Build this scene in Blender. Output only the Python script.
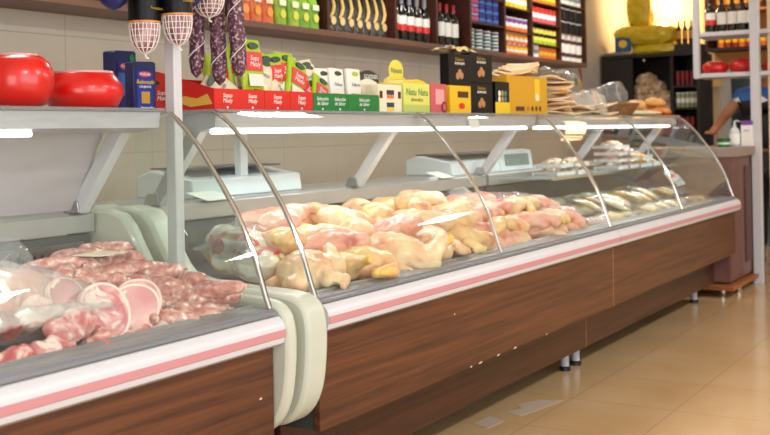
import bpy, bmesh, math, random
from mathutils import Vector, Matrix, noise
random.seed(7)
PI=math.pi
sc=bpy.context.scene
for o in list(bpy.data.objects): bpy.data.objects.remove(o,do_unlink=True)
COL=sc.collection
# ------------------------------------------------------------------ camera
TH=math.radians(31.7); RO=math.radians(1.08); CH=1.25
cd=bpy.data.cameras.new('camera'); cam=bpy.data.objects.new('camera',cd); COL.objects.link(cam); sc.camera=cam
r_=Vector((math.sin(TH),-math.cos(TH),0)); z_=Vector((0,0,1)); f_=Vector((math.cos(TH),math.sin(TH),0))
cx_=r_*math.cos(RO)-z_*math.sin(RO); cy_=r_*math.sin(RO)+z_*math.cos(RO); cz_=-f_
m_=Matrix((cx_,cy_,cz_)).transposed().to_4x4(); m_.translation=Vector((0,0,CH)); cam.matrix_world=m_
cd.sensor_fit='HORIZONTAL'; cd.sensor_width=36; cd.lens=1061/770*36; cd.shift_y=-83.5/770; cd.clip_start=.05; cd.clip_end=80
cd.dof.use_dof=True; cd.dof.focus_distance=3.6; cd.dof.aperture_fstop=4
# ------------------------------------------------------------------ world, lights, exposure
w=bpy.data.worlds.new('world'); sc.world=w; w.use_nodes=True
w.node_tree.nodes['Background'].inputs[0].default_value=(.93,.96,1,1); w.node_tree.nodes['Background'].inputs[1].default_value=.55
sc.view_settings.view_transform='Standard'; sc.view_settings.look='None'; sc.view_settings.gamma=1; sc.view_settings.exposure=0.32
def area(name,loc,rot,sx,sy,power,col=(1,1,1)):
    l=bpy.data.lights.new(name,'AREA'); l.shape='RECTANGLE'; l.size=sx; l.size_y=sy; l.energy=power; l.color=col
    o=bpy.data.objects.new(name,l); COL.objects.link(o); o.location=loc; o.rotation_euler=rot; return o
for i,(x,y) in enumerate([(1.2,-.9),(4.0,-.9),(6.8,-.9),(9.4,-.6),(2.6,1.4),(5.4,1.4),(8.2,1.2)]):
    if y>0: y=3.2
    area('ceiling_lamp_light',(x,y,2.93),(0,0,0),.7,.32,(40 if y<0 else 15),(1,.985,.96))
area('daylight_front',(1.6,-3.9,1.7),(PI/2,0,0),6.5,2.4,120,(.93,.97,1))
area('left_fill_light',(-1.9,-.6,1.4),(PI/2,0,-PI/2),2.6,2.2,55,(.95,.98,1))  # added fill light before the solid left wall; no door there
p=bpy.data.lights.new('warm_lamp_light','POINT'); p.energy=24; p.color=(1,.66,.32); p.shadow_soft_size=.08
po=bpy.data.objects.new('warm_lamp_light',p); COL.objects.link(po); po.location=(11.2,3.42,2.58)
area('shelf_lamp_light',(9.3,2.1,2.75),(0,0,0),.5,.8,10,(1,.62,.3))
# ------------------------------------------------------------------ materials
def s2l(c):
    if isinstance(c,str): c=[int(c[i:i+2],16)/255 for i in (0,2,4)]
    return tuple((v/12.92 if v<=.04045 else ((v+.055)/1.055)**2.4) for v in c)+(1,)
MC={}
def mat(name,c,rough=.5,metal=0,spec=.5,c2=None,c3=None,ns=6,stretch=(1,1,1),bump=0,bs=None,sss=0,sssc=(1,.4,.25),coat=0,emit=0,alpha=1,lo=.35,hi=.65,rnd=True,dist=0):
    if name in MC: return MC[name]
    m=bpy.data.materials.new(name); m.use_nodes=True; nt=m.node_tree; b=nt.nodes['Principled BSDF']
    b.inputs['Base Color'].default_value=s2l(c); b.inputs['Roughness'].default_value=rough; b.inputs['Metallic'].default_value=metal
    b.inputs['Specular IOR Level'].default_value=spec; b.inputs['Coat Weight'].default_value=coat; b.inputs['Coat Roughness'].default_value=.12
    if sss: b.inputs['Subsurface Weight'].default_value=sss; b.inputs['Subsurface Radius'].default_value=sssc; b.inputs['Subsurface Scale'].default_value=.02
    if emit: b.inputs['Emission Color'].default_value=s2l(c); b.inputs['Emission Strength'].default_value=emit
    if alpha<1: b.inputs['Alpha'].default_value=alpha
    if c2 or bump:
        tc=nt.nodes.new('ShaderNodeTexCoord'); oi=nt.nodes.new('ShaderNodeObjectInfo'); mp=nt.nodes.new('ShaderNodeMapping')
        cm=nt.nodes.new('ShaderNodeCombineXYZ'); mu=nt.nodes.new('ShaderNodeMath'); mu.operation='MULTIPLY'; mu.inputs[1].default_value=13 if rnd else 0
        nt.links.new(oi.outputs['Random'],mu.inputs[0])
        for k in range(3): nt.links.new(mu.outputs[0],cm.inputs[k])
        nt.links.new(tc.outputs['Object'],mp.inputs['Vector']); nt.links.new(cm.outputs[0],mp.inputs['Location']); mp.inputs['Scale'].default_value=stretch
    if c2:
        n=nt.nodes.new('ShaderNodeTexNoise'); n.inputs['Scale'].default_value=ns; n.inputs['Detail'].default_value=5; n.inputs['Distortion'].default_value=dist
        nt.links.new(mp.outputs[0],n.inputs['Vector'])
        cr=nt.nodes.new('ShaderNodeValToRGB'); cr.color_ramp.elements[0].position=lo; cr.color_ramp.elements[1].position=hi
        cr.color_ramp.elements[0].color=s2l(c); cr.color_ramp.elements[1].color=s2l(c2)
        if c3: e=cr.color_ramp.elements.new(min(.98,hi+.08)); e.color=s2l(c3)
        nt.links.new(n.outputs['Fac'],cr.inputs[0]); nt.links.new(cr.outputs[0],b.inputs['Base Color'])
    if bump:
        n=nt.nodes.new('ShaderNodeTexNoise'); n.inputs['Scale'].default_value=bs or ns*3; n.inputs['Detail'].default_value=3
        nt.links.new(mp.outputs[0],n.inputs['Vector'])
        bp=nt.nodes.new('ShaderNodeBump'); bp.inputs['Strength'].default_value=bump; bp.inputs['Distance'].default_value=.01
        nt.links.new(n.outputs['Fac'],bp.inputs['Height']); nt.links.new(bp.outputs[0],b.inputs['Normal'])
    MC[name]=m; return m
def tile_mat(name,c,c2,grout,bw,bh,off,swap,rough,mort=.004,spec=.5,bump=0.02):
    m=bpy.data.materials.new(name); m.use_nodes=True; nt=m.node_tree; b=nt.nodes['Principled BSDF']; b.inputs['Roughness'].default_value=rough
    b.inputs['Specular IOR Level'].default_value=spec
    g=nt.nodes.new('ShaderNodeNewGeometry'); sx=nt.nodes.new('ShaderNodeSeparateXYZ'); nt.links.new(g.outputs['Position'],sx.inputs[0])
    cm=nt.nodes.new('ShaderNodeCombineXYZ')
    for k,(ax,o) in enumerate(zip(swap,off)):
        a=nt.nodes.new('ShaderNodeMath'); a.operation='ADD'; a.inputs[1].default_value=o; nt.links.new(sx.outputs[ax],a.inputs[0]); nt.links.new(a.outputs[0],cm.inputs[k])
    br=nt.nodes.new('ShaderNodeTexBrick'); br.offset=0; br.inputs['Scale'].default_value=1; br.inputs['Brick Width'].default_value=bw; br.inputs['Row Height'].default_value=bh
    br.inputs['Mortar Size'].default_value=mort; br.inputs['Mortar'].default_value=s2l(grout); br.inputs['Color1'].default_value=s2l(c); br.inputs['Color2'].default_value=s2l(c)
    nt.links.new(cm.outputs[0],br.inputs['Vector'])
    n=nt.nodes.new('ShaderNodeTexNoise'); n.inputs['Scale'].default_value=2.2; n.inputs['Detail'].default_value=6; nt.links.new(cm.outputs[0],n.inputs['Vector'])
    cr=nt.nodes.new('ShaderNodeValToRGB'); cr.color_ramp.elements[0].position=.35; cr.color_ramp.elements[1].position=.7; cr.color_ramp.elements[0].color=s2l(c); cr.color_ramp.elements[1].color=s2l(c2)
    nt.links.new(n.outputs['Fac'],cr.inputs[0])
    mx=nt.nodes.new('ShaderNodeMix'); mx.data_type='RGBA'; nt.links.new(br.outputs['Fac'],mx.inputs[0]); nt.links.new(cr.outputs[0],mx.inputs[6]); mx.inputs[7].default_value=s2l(grout)
    nt.links.new(mx.outputs[2],b.inputs['Base Color']); return m
def glass_mat(name,tint='F2FAF6',refl=.08,fr=1.5,rough=.02,alpha_haze=0,haze='E8ECEC'):
    m=bpy.data.materials.new(name); m.use_nodes=True; nt=m.node_tree; nt.nodes.clear()
    o=nt.nodes.new('ShaderNodeOutputMaterial'); t=nt.nodes.new('ShaderNodeBsdfTransparent'); t.inputs[0].default_value=s2l(tint)
    g=nt.nodes.new('ShaderNodeBsdfGlossy'); g.inputs['Roughness'].default_value=rough
    lw=nt.nodes.new('ShaderNodeLayerWeight'); lw.inputs[0].default_value=.5; pw=nt.nodes.new('ShaderNodeMath'); pw.operation='POWER'; pw.inputs[1].default_value=4
    fz=nt.nodes.new('ShaderNodeMath'); fz.operation='MULTIPLY_ADD'; fz.inputs[1].default_value=(fr-1)*1.2; fz.inputs[2].default_value=.028; nt.links.new(lw.outputs['Facing'],pw.inputs[0]); nt.links.new(pw.outputs[0],fz.inputs[0])
    mx=nt.nodes.new('ShaderNodeMixShader')
    if alpha_haze:
        d=nt.nodes.new('ShaderNodeBsdfDiffuse'); d.inputs[0].default_value=s2l(haze); m2=nt.nodes.new('ShaderNodeMixShader'); m2.inputs[0].default_value=alpha_haze
        nt.links.new(t.outputs[0],m2.inputs[1]); nt.links.new(d.outputs[0],m2.inputs[2]); nt.links.new(m2.outputs[0],mx.inputs[1])
    else: nt.links.new(t.outputs[0],mx.inputs[1])
    nt.links.new(fz.outputs[0],mx.inputs[0]); nt.links.new(g.outputs[0],mx.inputs[2]); nt.links.new(mx.outputs[0],o.inputs[0])
    MC[name]=m; return m
def wood_mat(name,c1,c2,c3,scale=1.0,axis=(.35,6,9),rough=.32):
    m=bpy.data.materials.new(name); m.use_nodes=True; nt=m.node_tree; b=nt.nodes['Principled BSDF']; b.inputs['Roughness'].default_value=rough
    g=nt.nodes.new('ShaderNodeNewGeometry'); mp=nt.nodes.new('ShaderNodeMapping'); mp.inputs['Scale'].default_value=[a*scale for a in axis]; nt.links.new(g.outputs['Position'],mp.inputs[0])
    n=nt.nodes.new('ShaderNodeTexNoise'); n.inputs['Scale'].default_value=2.2; n.inputs['Detail'].default_value=8; n.inputs['Roughness'].default_value=.62; n.inputs['Distortion'].default_value=.9
    nt.links.new(mp.outputs[0],n.inputs['Vector']); cr=nt.nodes.new('ShaderNodeValToRGB'); e=cr.color_ramp.elements
    e[0].position=.32; e[0].color=s2l(c1); e[1].position=.72; e[1].color=s2l(c3); k=e.new(.5); k.color=s2l(c2)
    nt.links.new(n.outputs['Fac'],cr.inputs[0]); nt.links.new(cr.outputs[0],b.inputs['Base Color']); MC[name]=m; return m
STEEL=mat('brushed_steel','B4B5B8',.32,1,.5,c2='A2A4A8',ns=8,stretch=(1,20,20))
CHROME=mat('chrome','D8DADC',.12,1)
DSTEEL=mat('dull_grey_metal','8F9197',.42,.35)
SILL=mat('anodised_sill','8E9096',.38,.45)
WHITE=mat('white_enamel','CBCBD0',.34)
LAV=mat('pale_canopy_metal','C3C3CC',.4,.2)
BLACK=mat('black_plastic','141416',.4)
DARK=mat('dark_gap_metal','3B3A3C',.6)
PINK=mat('pink_stripe_vinyl','C4868C',.35)
BEIGE=mat('beige_moulded_plastic','C0C3B4',.4)
WOODF=wood_mat('walnut_laminate','381B0F','57301C','704024',1,(.45,9,17),.42)
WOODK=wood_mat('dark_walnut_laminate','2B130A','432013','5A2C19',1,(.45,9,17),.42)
WOODC=wood_mat('mahogany_laminate','5A3430','6C4440','7A5048',1,(5,5,.5))
SHELFW=mat('dark_shelf_laminate','3A1A12',.45,c2='4A2217',ns=3,stretch=(1,8,8))
SHELFE=mat('brown_shelf_edge','6B4A3C',.45,c2='755343',ns=3,stretch=(1,8,8))
GLASS=glass_mat('curved_glass','FBFEFC',fr=1.36,alpha_haze=.014,haze='F2F6F8')
GLASST=glass_mat('shelf_glass','E4ECEA',fr=1.35,alpha_haze=.25,haze='D8D8DC')
FILM=glass_mat('clear_film','FFFFFF',fr=1.5,rough=.12,alpha_haze=.14)
FILMM=glass_mat('milky_film','FFFFFF',fr=1.5,rough=.2,alpha_haze=.25,haze='F2F0EC')
BOTG=mat('dark_bottle_glass','0E130F',.08,0,.6,coat=.5)
PAPER=mat('white_paper','F2F1EC',.6)
CREAM=mat('cream_card','F4EBD3',.6)
RED=mat('print_red','D8281C',.35); REDW=mat('red_wax','E0190F',.28,0,.6,c2='C9140C',ns=5,coat=.3,bump=.12,bs=9)
GREEN=mat('print_green','0B7A33',.4); LGREEN=mat('print_lime','A9C828',.4); YEL=mat('print_yellow','F2CB1D',.4); LYEL=mat('print_pale_yellow','EBE05A',.4)
OCH=mat('ochre_card','D9A012',.5); BLUE=mat('print_blue','1B2F8E',.35); DBLUE=mat('print_dark_blue','141F5C',.35); LBLUE=mat('print_light_blue','3E7FD0',.35)
BLK=mat('print_black','0C0A0E',.38,0,.25); BRN=mat('print_brown','4A2412',.4); GOLD=mat('print_gold','C79A3A',.35,.3); PNK=mat('print_pink','DB5560',.4)
ORG=mat('print_orange','E8741C',.4); PUR=mat('print_purple','7A4596',.4); GRY=mat('print_grey','8A8D94',.5); TEAL=mat('print_teal','2F8C86',.4)
SKINC=[mat('chicken_skin_%s'%n,a,.36,0,.55,c2=b,c3=c,ns=n_,sss=.12,coat=.25,bump=.25,bs=40,lo=.38,hi=.6) for n,a,b,c,n_ in (('cream','E9CDA2','E6AE86','CC7A60',10),('yellow','EAC488','E0A572','C8704E',12),('pink','E6B09A','D88C78','BC584A',11))]
YFOOT=mat('yellow_chicken_joint','E2B458',.4,coat=.2)
# ------------------------------------------------------------------ mesh helpers
class MB:
    def __init__(s): s.v=[];s.f=[];s.m=[];s.mats=[]
    def mi(s,m):
        if m not in s.mats: s.mats.append(m)
        return s.mats.index(m)
    def add(s,vs,fs,m,M=None):
        o=len(s.v); k=s.mi(m)
        for v in vs: s.v.append(tuple(M@Vector(v)) if M else tuple(v))
        for i,f in enumerate(fs): s.f.append(tuple(a+o for a in f)); s.m.append(k)
        return s
    def box(s,x0,x1,y0,y1,z0,z1,m,M=None):
        vs=[(x,y,z) for x in(x0,x1) for y in(y0,y1) for z in(z0,z1)]
        return s.add(vs,[(0,1,3,2),(4,6,7,5),(0,4,5,1),(2,3,7,6),(0,2,6,4),(1,5,7,3)],m,M)
    def cbox(s,sx,sy,sz,m,M=None): return s.box(-sx/2,sx/2,-sy/2,sy/2,0,sz,m,M)
    def prism(s,prof,x0,x1,m,axis='x',M=None):   # closed profile extruded
        n=len(prof)
        def P(a,b,t): return (t,a,b) if axis=='x' else ((a,t,b) if axis=='y' else (a,b,t))
        vs=[P(a,b,x0) for a,b in prof]+[P(a,b,x1) for a,b in prof]
        fs=[(i,(i+1)%n,n+(i+1)%n,n+i) for i in range(n)]+[tuple(range(n))[::-1],tuple(range(n,2*n))]
        return s.add(vs,fs,m,M)
    def lathe(s,prof,m,n=20,M=None,cap=True):     # prof [(r,z,(mat))]
        o=len(s.v); vs=[]
        for q in prof:
            for k in range(n): a=2*PI*k/n; vs.append((q[0]*math.cos(a),q[0]*math.sin(a),q[1]))
        for v in vs: s.v.append(tuple(M@Vector(v)) if M else v)
        for i in range(len(prof)-1):
            mm=s.mi(prof[i][2] if len(prof[i])>2 else m)
            for k in range(n): s.f.append((o+i*n+k,o+i*n+(k+1)%n,o+(i+1)*n+(k+1)%n,o+(i+1)*n+k)); s.m.append(mm)
        if cap:
            s.f.append(tuple(o+k for k in range(n))[::-1]); s.m.append(s.mi(prof[0][2] if len(prof[0])>2 else m))
            s.f.append(tuple(o+(len(prof)-1)*n+k for k in range(n))); s.m.append(s.mi(prof[-1][2] if len(prof[-1])>2 else m))
        return s
    def tube(s,pts,r,m,n=10,M=None):
        pts=[Vector(p) for p in pts]; rr=r if isinstance(r,(list,tuple)) else [r]*len(pts); o=len(s.v); up=None
        for i,p in enumerate(pts):
            d=(pts[min(i+1,len(pts)-1)]-pts[max(i-1,0)]).normalized()
            if up is None: up=Vector((0,0,1)) if abs(d.z)<.9 else Vector((1,0,0))
            a=(up-d*up.dot(d)).normalized(); b=d.cross(a); up=a
            for k in range(n):
                t=2*PI*k/n; q=p+(a*math.cos(t)+b*math.sin(t))*rr[i]; s.v.append(tuple(M@q) if M else tuple(q))
        mm=s.mi(m)
        for i in range(len(pts)-1):
            for k in range(n): s.f.append((o+i*n+k,o+i*n+(k+1)%n,o+(i+1)*n+(k+1)%n,o+(i+1)*n+k)); s.m.append(mm)
        s.f.append(tuple(o+k for k in range(n))[::-1]); s.m.append(mm); s.f.append(tuple(o+(len(pts)-1)*n+k for k in range(n))); s.m.append(mm)
        return s
    def sheet(s,fn,nu,nv,m,M=None):
        vs=[fn(i/nu,j/nv) for i in range(nu+1) for j in range(nv+1)]
        fs=[(i*(nv+1)+j,(i+1)*(nv+1)+j,(i+1)*(nv+1)+j+1,i*(nv+1)+j+1) for i in range(nu) for j in range(nv)]
        return s.add(vs,fs,m,M)
    def mesh(s,name,smooth=True,ang=35,shift=None):
        me=bpy.data.meshes.new(name); vs=s.v
        if shift is not None: vs=[(a-shift[0],b-shift[1],c-shift[2]) for a,b,c in vs]
        me.from_pydata(vs,[],s.f); 
        for m in s.mats: me.materials.append(m)
        me.polygons.foreach_set('material_index',s.m)
        bm=bmesh.new(); bm.from_mesh(me); bmesh.ops.recalc_face_normals(bm,faces=bm.faces); bm.to_mesh(me); bm.free()
        if smooth:
            me.polygons.foreach_set('use_smooth',[True]*len(me.polygons)); me.set_sharp_from_angle(angle=math.radians(ang))
        me.update(); return me
def link(name,me,parent=None,loc=None,rot=None,scale=None):
    o=bpy.data.objects.new(name,me); COL.objects.link(o)
    if parent: o.parent=parent
    if loc is not None: o.location=loc
    if rot is not None: o.rotation_euler=rot
    if scale is not None: o.scale=(scale,)*3 if isinstance(scale,(int,float)) else scale
    return o
def tag(o,label=None,cat=None,group=None,kind=None):
    if label: o['label']=label
    if cat: o['category']=cat
    if group: o['group']=group
    if kind: o['kind']=kind
    return o
def empty(name,loc,label,cat,group=None,rot=(0,0,0),scale=None): return tag(link(name,None,None,loc,rot,scale),label,cat,group)
def bev(o,wd=.003,seg=2):
    b=o.modifiers.new('bevel','BEVEL'); b.width=wd; b.segments=seg; b.limit_method='ANGLE'; b.angle_limit=math.radians(40); return o
def wpart(name,mb,root,bevel=0,smooth=True,ang=35):      # verts given in world coordinates
    L=root.matrix_world.translation if False else Vector(root.location); p=root.parent
    while p: L=L+Vector(p.location); p=p.parent
    o=link(name,mb.mesh(name,smooth,ang,shift=L),root)
    if bevel: bev(o,bevel)
    return o
def wthing(name,mb,base,label,cat,group=None,bevel=0):
    o=link(name,mb.mesh(name,shift=base),None,base); tag(o,label,cat,group)
    if bevel: bev(o,bevel)
    return o
def struct(name,mb): o=link(name,mb.mesh(name)); o['kind']='structure'; return o
PROTO={}
def proto(key,parts): PROTO[key]=parts      # parts: list of (name,mesh,children,label); or a single mesh
def spawn(key,name,loc,label,cat,group=None,rot=(0,0,0),scale=None):
    p=PROTO[key]
    if not isinstance(p,list): return tag(link(name,p,None,loc,rot,scale),label,cat,group)
    e=empty(name,loc,label,cat,group,rot,scale)
    for q in p:
        c=link(q[0],q[1],e)
        if len(q)>3 and q[3]: c['label']=q[3]
        for k in (q[2] if len(q)>2 and q[2] else []): link(k[0],k[1],c)
    return e
def text_mesh(t,size,m,ext=.0004,shear=0,align='CENTER'):
    cu=bpy.data.curves.new('t','FONT'); cu.body=t; cu.size=size; cu.extrude=ext; cu.shear=shear; cu.align_x=align; cu.align_y='CENTER'; cu.resolution_u=3; cu.space_line=.85
    o=bpy.data.objects.new('t',cu); COL.objects.link(o); dg=bpy.context.evaluated_depsgraph_get(); me=bpy.data.meshes.new_from_object(o.evaluated_get(dg))
    bpy.data.objects.remove(o,do_unlink=True); me.materials.clear(); me.materials.append(m); return me
def text(name,t,size,m,parent,loc,rot=(PI/2,0,0),shear=0): return link(name,text_mesh(t,size,m,shear=shear),parent,loc,rot)
def organic(name,blobs,mats,voxel=.006,smooth=6,amp=.004,freq=18,seed=0,matfn=None):
    """blobs: (x,y,z,rx,ry,rz,rotz,roty) ellipsoids fused into one continuous skin"""
    bm=bmesh.new()
    for b in blobs:
        b=tuple(b)+(0,)*(8-len(b)); M=Matrix.Translation(b[:3])@Matrix.Rotation(b[6],4,'Z')@Matrix.Rotation(b[7],4,'Y')@Matrix.Diagonal((b[3],b[4],b[5],1))
        bmesh.ops.create_uvsphere(bm,u_segments=16,v_segments=10,radius=1,matrix=M)
    me=bpy.data.meshes.new('tmp'); bm.to_mesh(me); bm.free(); o=bpy.data.objects.new('tmp',me); COL.objects.link(o)
    md=o.modifiers.new('r','REMESH'); md.mode='VOXEL'; md.voxel_size=voxel; ms=o.modifiers.new('s','SMOOTH'); ms.iterations=smooth; ms.factor=.5
    dg=bpy.context.evaluated_depsgraph_get(); out=bpy.data.meshes.new_from_object(o.evaluated_get(dg)); bpy.data.objects.remove(o,do_unlink=True)
    out.name=name; out.materials.clear()
    for m in mats: out.materials.append(m)
    off=Vector((seed*7.3,seed*3.1,seed*1.7)); nrm=[v.normal.copy() for v in out.vertices]
    for v,n in zip(out.vertices,nrm):
        c=v.co.copy(); v.co=c+n*(amp*(noise.noise(c*freq+off)+.5*noise.noise(c*freq*2.3+off)))
    for p in out.polygons:
        p.use_smooth=True
        if matfn: p.material_index=matfn(p.center)
    out.update(); return out
def chain(pts,rads,k=5):   # ellipsoid beads along a polyline
    r=[]
    for i in range(len(pts)-1):
        a,b=Vector(pts[i]),Vector(pts[i+1])
        for j in range(k): t=j/k; c=a.lerp(b,t); q=rads[i]*(1-t)+rads[i+1]*t; r.append((c.x,c.y,c.z,q,q,q))
    c=Vector(pts[-1]); q=rads[-1]; r.append((c.x,c.y,c.z,q,q,q)); return r
ORD=['first','second','third','fourth','fifth','sixth','seventh','eighth','ninth','tenth','eleventh','twelfth','thirteenth','fourteenth','fifteenth','sixteenth','seventeenth','eighteenth','nineteenth','twentieth']
ROW=['bottom','second','third','fourth','top']

# ================================================================== SETTING
FL=tile_mat('floor_tile','C4A174','CDAE84','B09068',.52,.48,(-4.665+5.2,-1.88+4.8),(0,1),.16,mort=.003,spec=.6)
WT=tile_mat('wall_tile','CCC2B3','D3CABD','B8AE9F',.56,.56,(-3.465+5.6,-1.18+5.6),(0,2),.25,mort=.003)
PAINT=mat('grey_wall_paint','C4C3C0',.6); CEIL=mat('ceiling_white','E9E6DF',.8); WARM=mat('cream_wall_paint','E4CFA6',.7)
struct('floor',MB().box(-2,12.5,-4,4,-.1,0,FL))
struct('wall_back',MB().box(-2,9.62,3.9,4.0,0,3.0,WT).box(9.62,12.5,3.9,4.0,0,3.0,PAINT))
struct('wall_front',MB().box(5.2,12.5,-4.1,-4.0,0,3.0,PAINT))
struct('wall_left',MB().box(-2.1,-2,-4,4,0,3.0,PAINT))
struct('ceiling',MB().box(-2,12.5,-4,4,3.0,3.1,CEIL))
struct('wall_right',MB().box(11.5,11.6,2.87,3.9,0,3.0,WARM).box(11.5,11.6,-4,1.6,0,3,WARM).box(11.5,11.6,1.6,2.87,2.3,3,WARM))
struct('trim_1',MB().box(11.36,11.5,2.87,3.03,0,3.0,mat('pillar_cream','CFC2AC',.6)).box(11.34,11.5,2.85,3.05,1.68,1.76,mat('pillar_cap','D8C38F',.6)))
d=empty('door_1',(11.5,2.2,0),None,None); d['kind']='structure'
wpart('door_frame',MB().box(11.46,11.56,2.78,2.87,0,2.3,WHITE).box(11.46,11.56,1.6,1.68,0,2.3,WHITE).box(11.46,11.56,1.68,2.78,2.22,2.3,WHITE).box(11.46,11.56,2.42,2.47,0,2.22,mat('blue_grey_frame','7E8E96',.5)),d)
wpart('door_pane',MB().box(11.5,11.515,1.68,2.78,0,2.22,mat('dark_teal_glass','31474C',.12,0,.7,c2='3C5357',ns=2)),d)
wpart('door_handle',MB().box(11.44,11.5,2.66,2.7,1.25,1.4,BLACK),d)
struct('trim_2',MB().box(-2,11.5,3.885,3.9,0,.08,WT))
# ceiling light fixtures
for i,(x,y) in enumerate([(1.2,-.9),(4.0,-.9),(6.8,-.9),(9.4,-.6),(2.6,1.4),(5.4,1.4),(8.2,1.2)]):
    yy=y if y<0 else 3.2
    e=empty('ceiling_light',(x,yy,2.94),'flat rectangular ceiling light panel over the %s'%('shop floor' if y<0 else 'staff aisle'),'light','ceiling light panels over the %s'%('shop floor' if y<0 else 'staff aisle'))
    link('light_frame',MB().box(-.39,.39,-.20,.20,.03,.06,WHITE).mesh('light_frame'),e); link('diffuser',MB().box(-.35,.35,-.16,.16,.015,.03,mat('lit_diffuser','FFFDF6',.5,emit=1.2)).mesh('diffuser'),e)
e=empty('warm_spotlight',(11.2,3.42,2.62),'small warm lamp glowing by the far cream wall','light')
link('lamp_base',MB().lathe([(.05,.18),(.05,.24),(.02,.28)],WHITE).mesh('lamp_base'),e); link('bulb',MB().lathe([(.01,0),(.05,.03),(.06,.08),(.045,.14),(.03,.18)],mat('lit_bulb','FFD9A0',.4,emit=6)).mesh('bulb'),e)
# ================================================================== DISPLAY CASES
GP=[(1.880,.757),(1.893,.79),(1.908,.835),(1.930,.90),(1.960,.965),(1.998,1.035),(2.042,1.10),(2.090,1.165),(2.135,1.222),(2.180,1.270),(2.222,1.308),(2.268,1.335)]
def cat(P_,k=4):
    P2=[P_[0]]+P_+[P_[-1]]; o=[]
    for i in range(1,len(P2)-2):
        for t in range(k):
            t/=k; a,b,c,d=(Vector(q) for q in P2[i-1:i+3]); v=.5*((2*b)+(c-a)*t+(2*a-5*b+4*c-d)*t*t+(3*b-a-3*c+d)*t**3); o.append((v.x,v.y))
    return o+[P_[-1]]
GS=cat(GP)
def capprof():
    return [(1.955,.385),(1.905,.40),(1.862,.44),(1.835,.50),(1.822,.58),(1.818,.66),(1.822,.71),(1.838,.75),(1.875,.775),(1.95,.785),(2.1,.79),(2.30,.81),(2.37,.87),(2.475,1.015),(2.66,1.02),(2.72,.98),(2.74,.40),(2.4,.385)]
def case(X0,X1,label,ribs,caps,arms,backpanel=False,tubex=None,kick0=None,dx=(0,0)):
    e=empty('display_case',((X0+X1)/2,2.2,0),label,'display case','refrigerated display cases of the long counter')
    P=lambda n,mb,b=0,**k: wpart(n,mb,e,b,**k)
    P('front_panel',MB().box(X0+.004,X1-.004,1.868,1.89,.35,.652,WOODF),.002)
    P('cabinet_body',MB().box(X0+.01,X1-.01,1.892,2.66,.352,.66,DARK))
    P('kick_panel',MB().box((kick0 or X0)+.004,X1-.004,2.02,2.04,.127,.349,WOODK),.002)
    P('bottom_tray',MB().box(X0+.01,X1-.01,2.042,2.66,.14,.349,WOODK))
    a,b=X0+dx[0],X1-dx[1]
    rail=P('bumper_rail',MB().prism([(1.89,.652),(1.85,.655),(1.832,.665),(1.825,.685),(1.825,.708),(1.832,.725),(1.848,.738),(1.89,.741)],a,b,WHITE))
    wpart('coloured_stripe',MB().prism([(1.8262,.681),(1.8225,.684),(1.8225,.702),(1.8262,.705)],a+.001,b-.001,PINK),rail)['label']='pink stripe'
    P('sill',MB().prism([(1.87,.742),(1.853,.742),(1.853,.750),(1.866,.752),(1.866,.758),(1.882,.757),(1.93,.757),(1.938,.763),(1.950,.763),(1.950,.71),(1.87,.70)],a,b,SILL))
    # deck and inner walls
    P('display_deck',MB().prism([(1.957,.70),(1.957,.712),(2.59,.80),(2.59,.785)],X0+.03,X1-.01,STEEL))
    P('inner_back_wall',MB().box(X0+.02,X1-.01,2.592,2.61,.662,.95,mat('inner_wall_grey','55585A',.5,.3)))
    P('rear_ledge',MB().prism([(2.575,.958),(2.575,1.012),(2.59,1.02),(2.96,1.02),(2.96,1.0),(2.62,.995),(2.62,.958)],X0+.02,X1-.008,mat('ledge_steel','B3B2B0',.34,.55)))
    P('rear_wall',MB().box(X0+.03,X1-.02,2.90,2.92,.15,1.0,WHITE))
    # top
    P('top_shelf',MB().box(a,b,2.262,2.66,1.331,1.341,GLASST))
    P('light_canopy',MB().prism([(2.275,1.282),(2.27,1.329),(2.42,1.329),(2.42,1.275),(2.36,1.268)],a+.02,b-.02,LAV))
    tx=tubex or (a+.05,b-.05)
    P('light_tube',MB().tube([(tx[0],2.315,1.268),(tx[1],2.315,1.268)],.008,mat('lit_tube','F6FBFF',.4,emit=3.0)))
    l=area('case_tube_light',((tx[0]+tx[1])/2,2.31,1.255),(math.radians(-12),0,0),tx[1]-tx[0],.03,2.2*(tx[1]-tx[0]),(.97,.98,1)); l.parent=e; l.location=Vector(l.location)-Vector(e.location)
    # glass panes between ribs
    for i in range(len(ribs)-1):
        xa,xb=ribs[i]+.006,ribs[i+1]-.006
        P('glass_pane',MB().prism([(y,z) for y,z in GS]+[(y-.004,z+.003) for y,z in GS[::-1]],xa,xb,GLASS),ang=75)
    for x in ribs: 
        P('glass_trim',MB().tube([(x,y-.003,z) for y,z in GP],.0075,CHROME))
        P('rubber_seal',MB().tube([(x+.011,y-.001,z) for y,z in GP],.0035,BLACK))
    for x in arms:
        P('support_arm',MB().prism([(2.355,1.275),(2.415,1.275),(2.60,1.03),(2.55,1.02)],x-.02,x+.02,WHITE),.003)
        P('arm_bracket',MB().prism([(2.548,1.022),(2.62,1.022),(2.60,1.06),(2.555,1.06)],x-.026,x+.026,STEEL),.002)
    for x0,x1 in caps:
        c=P('end_cap',MB().prism(cat(capprof()+capprof()[:1],3)[:-1],x0,x1,BEIGE),.014,ang=70)
    if backpanel:
        def fn(u,v):
            x=X0+.02+(X1-X0-.1)*u; yy=2.44+(2.585-2.44)*v; zz=1.285-(1.285-1.03)*v
            return (x,yy+.006*noise.noise(Vector((x*5+v*4,v*3,0))),zz)
        P('sliding_back_panel',MB().sheet(fn,40,14,mat('frosted_grey_panel','B5AFB3',.45)))
    return e
EA=case(.55,2.40,'leftmost display case full of sausages and pork, ending at the beige end caps',[.6,2.395],[(2.405,2.452)],[2.33],True,(.75,1.93))
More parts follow.
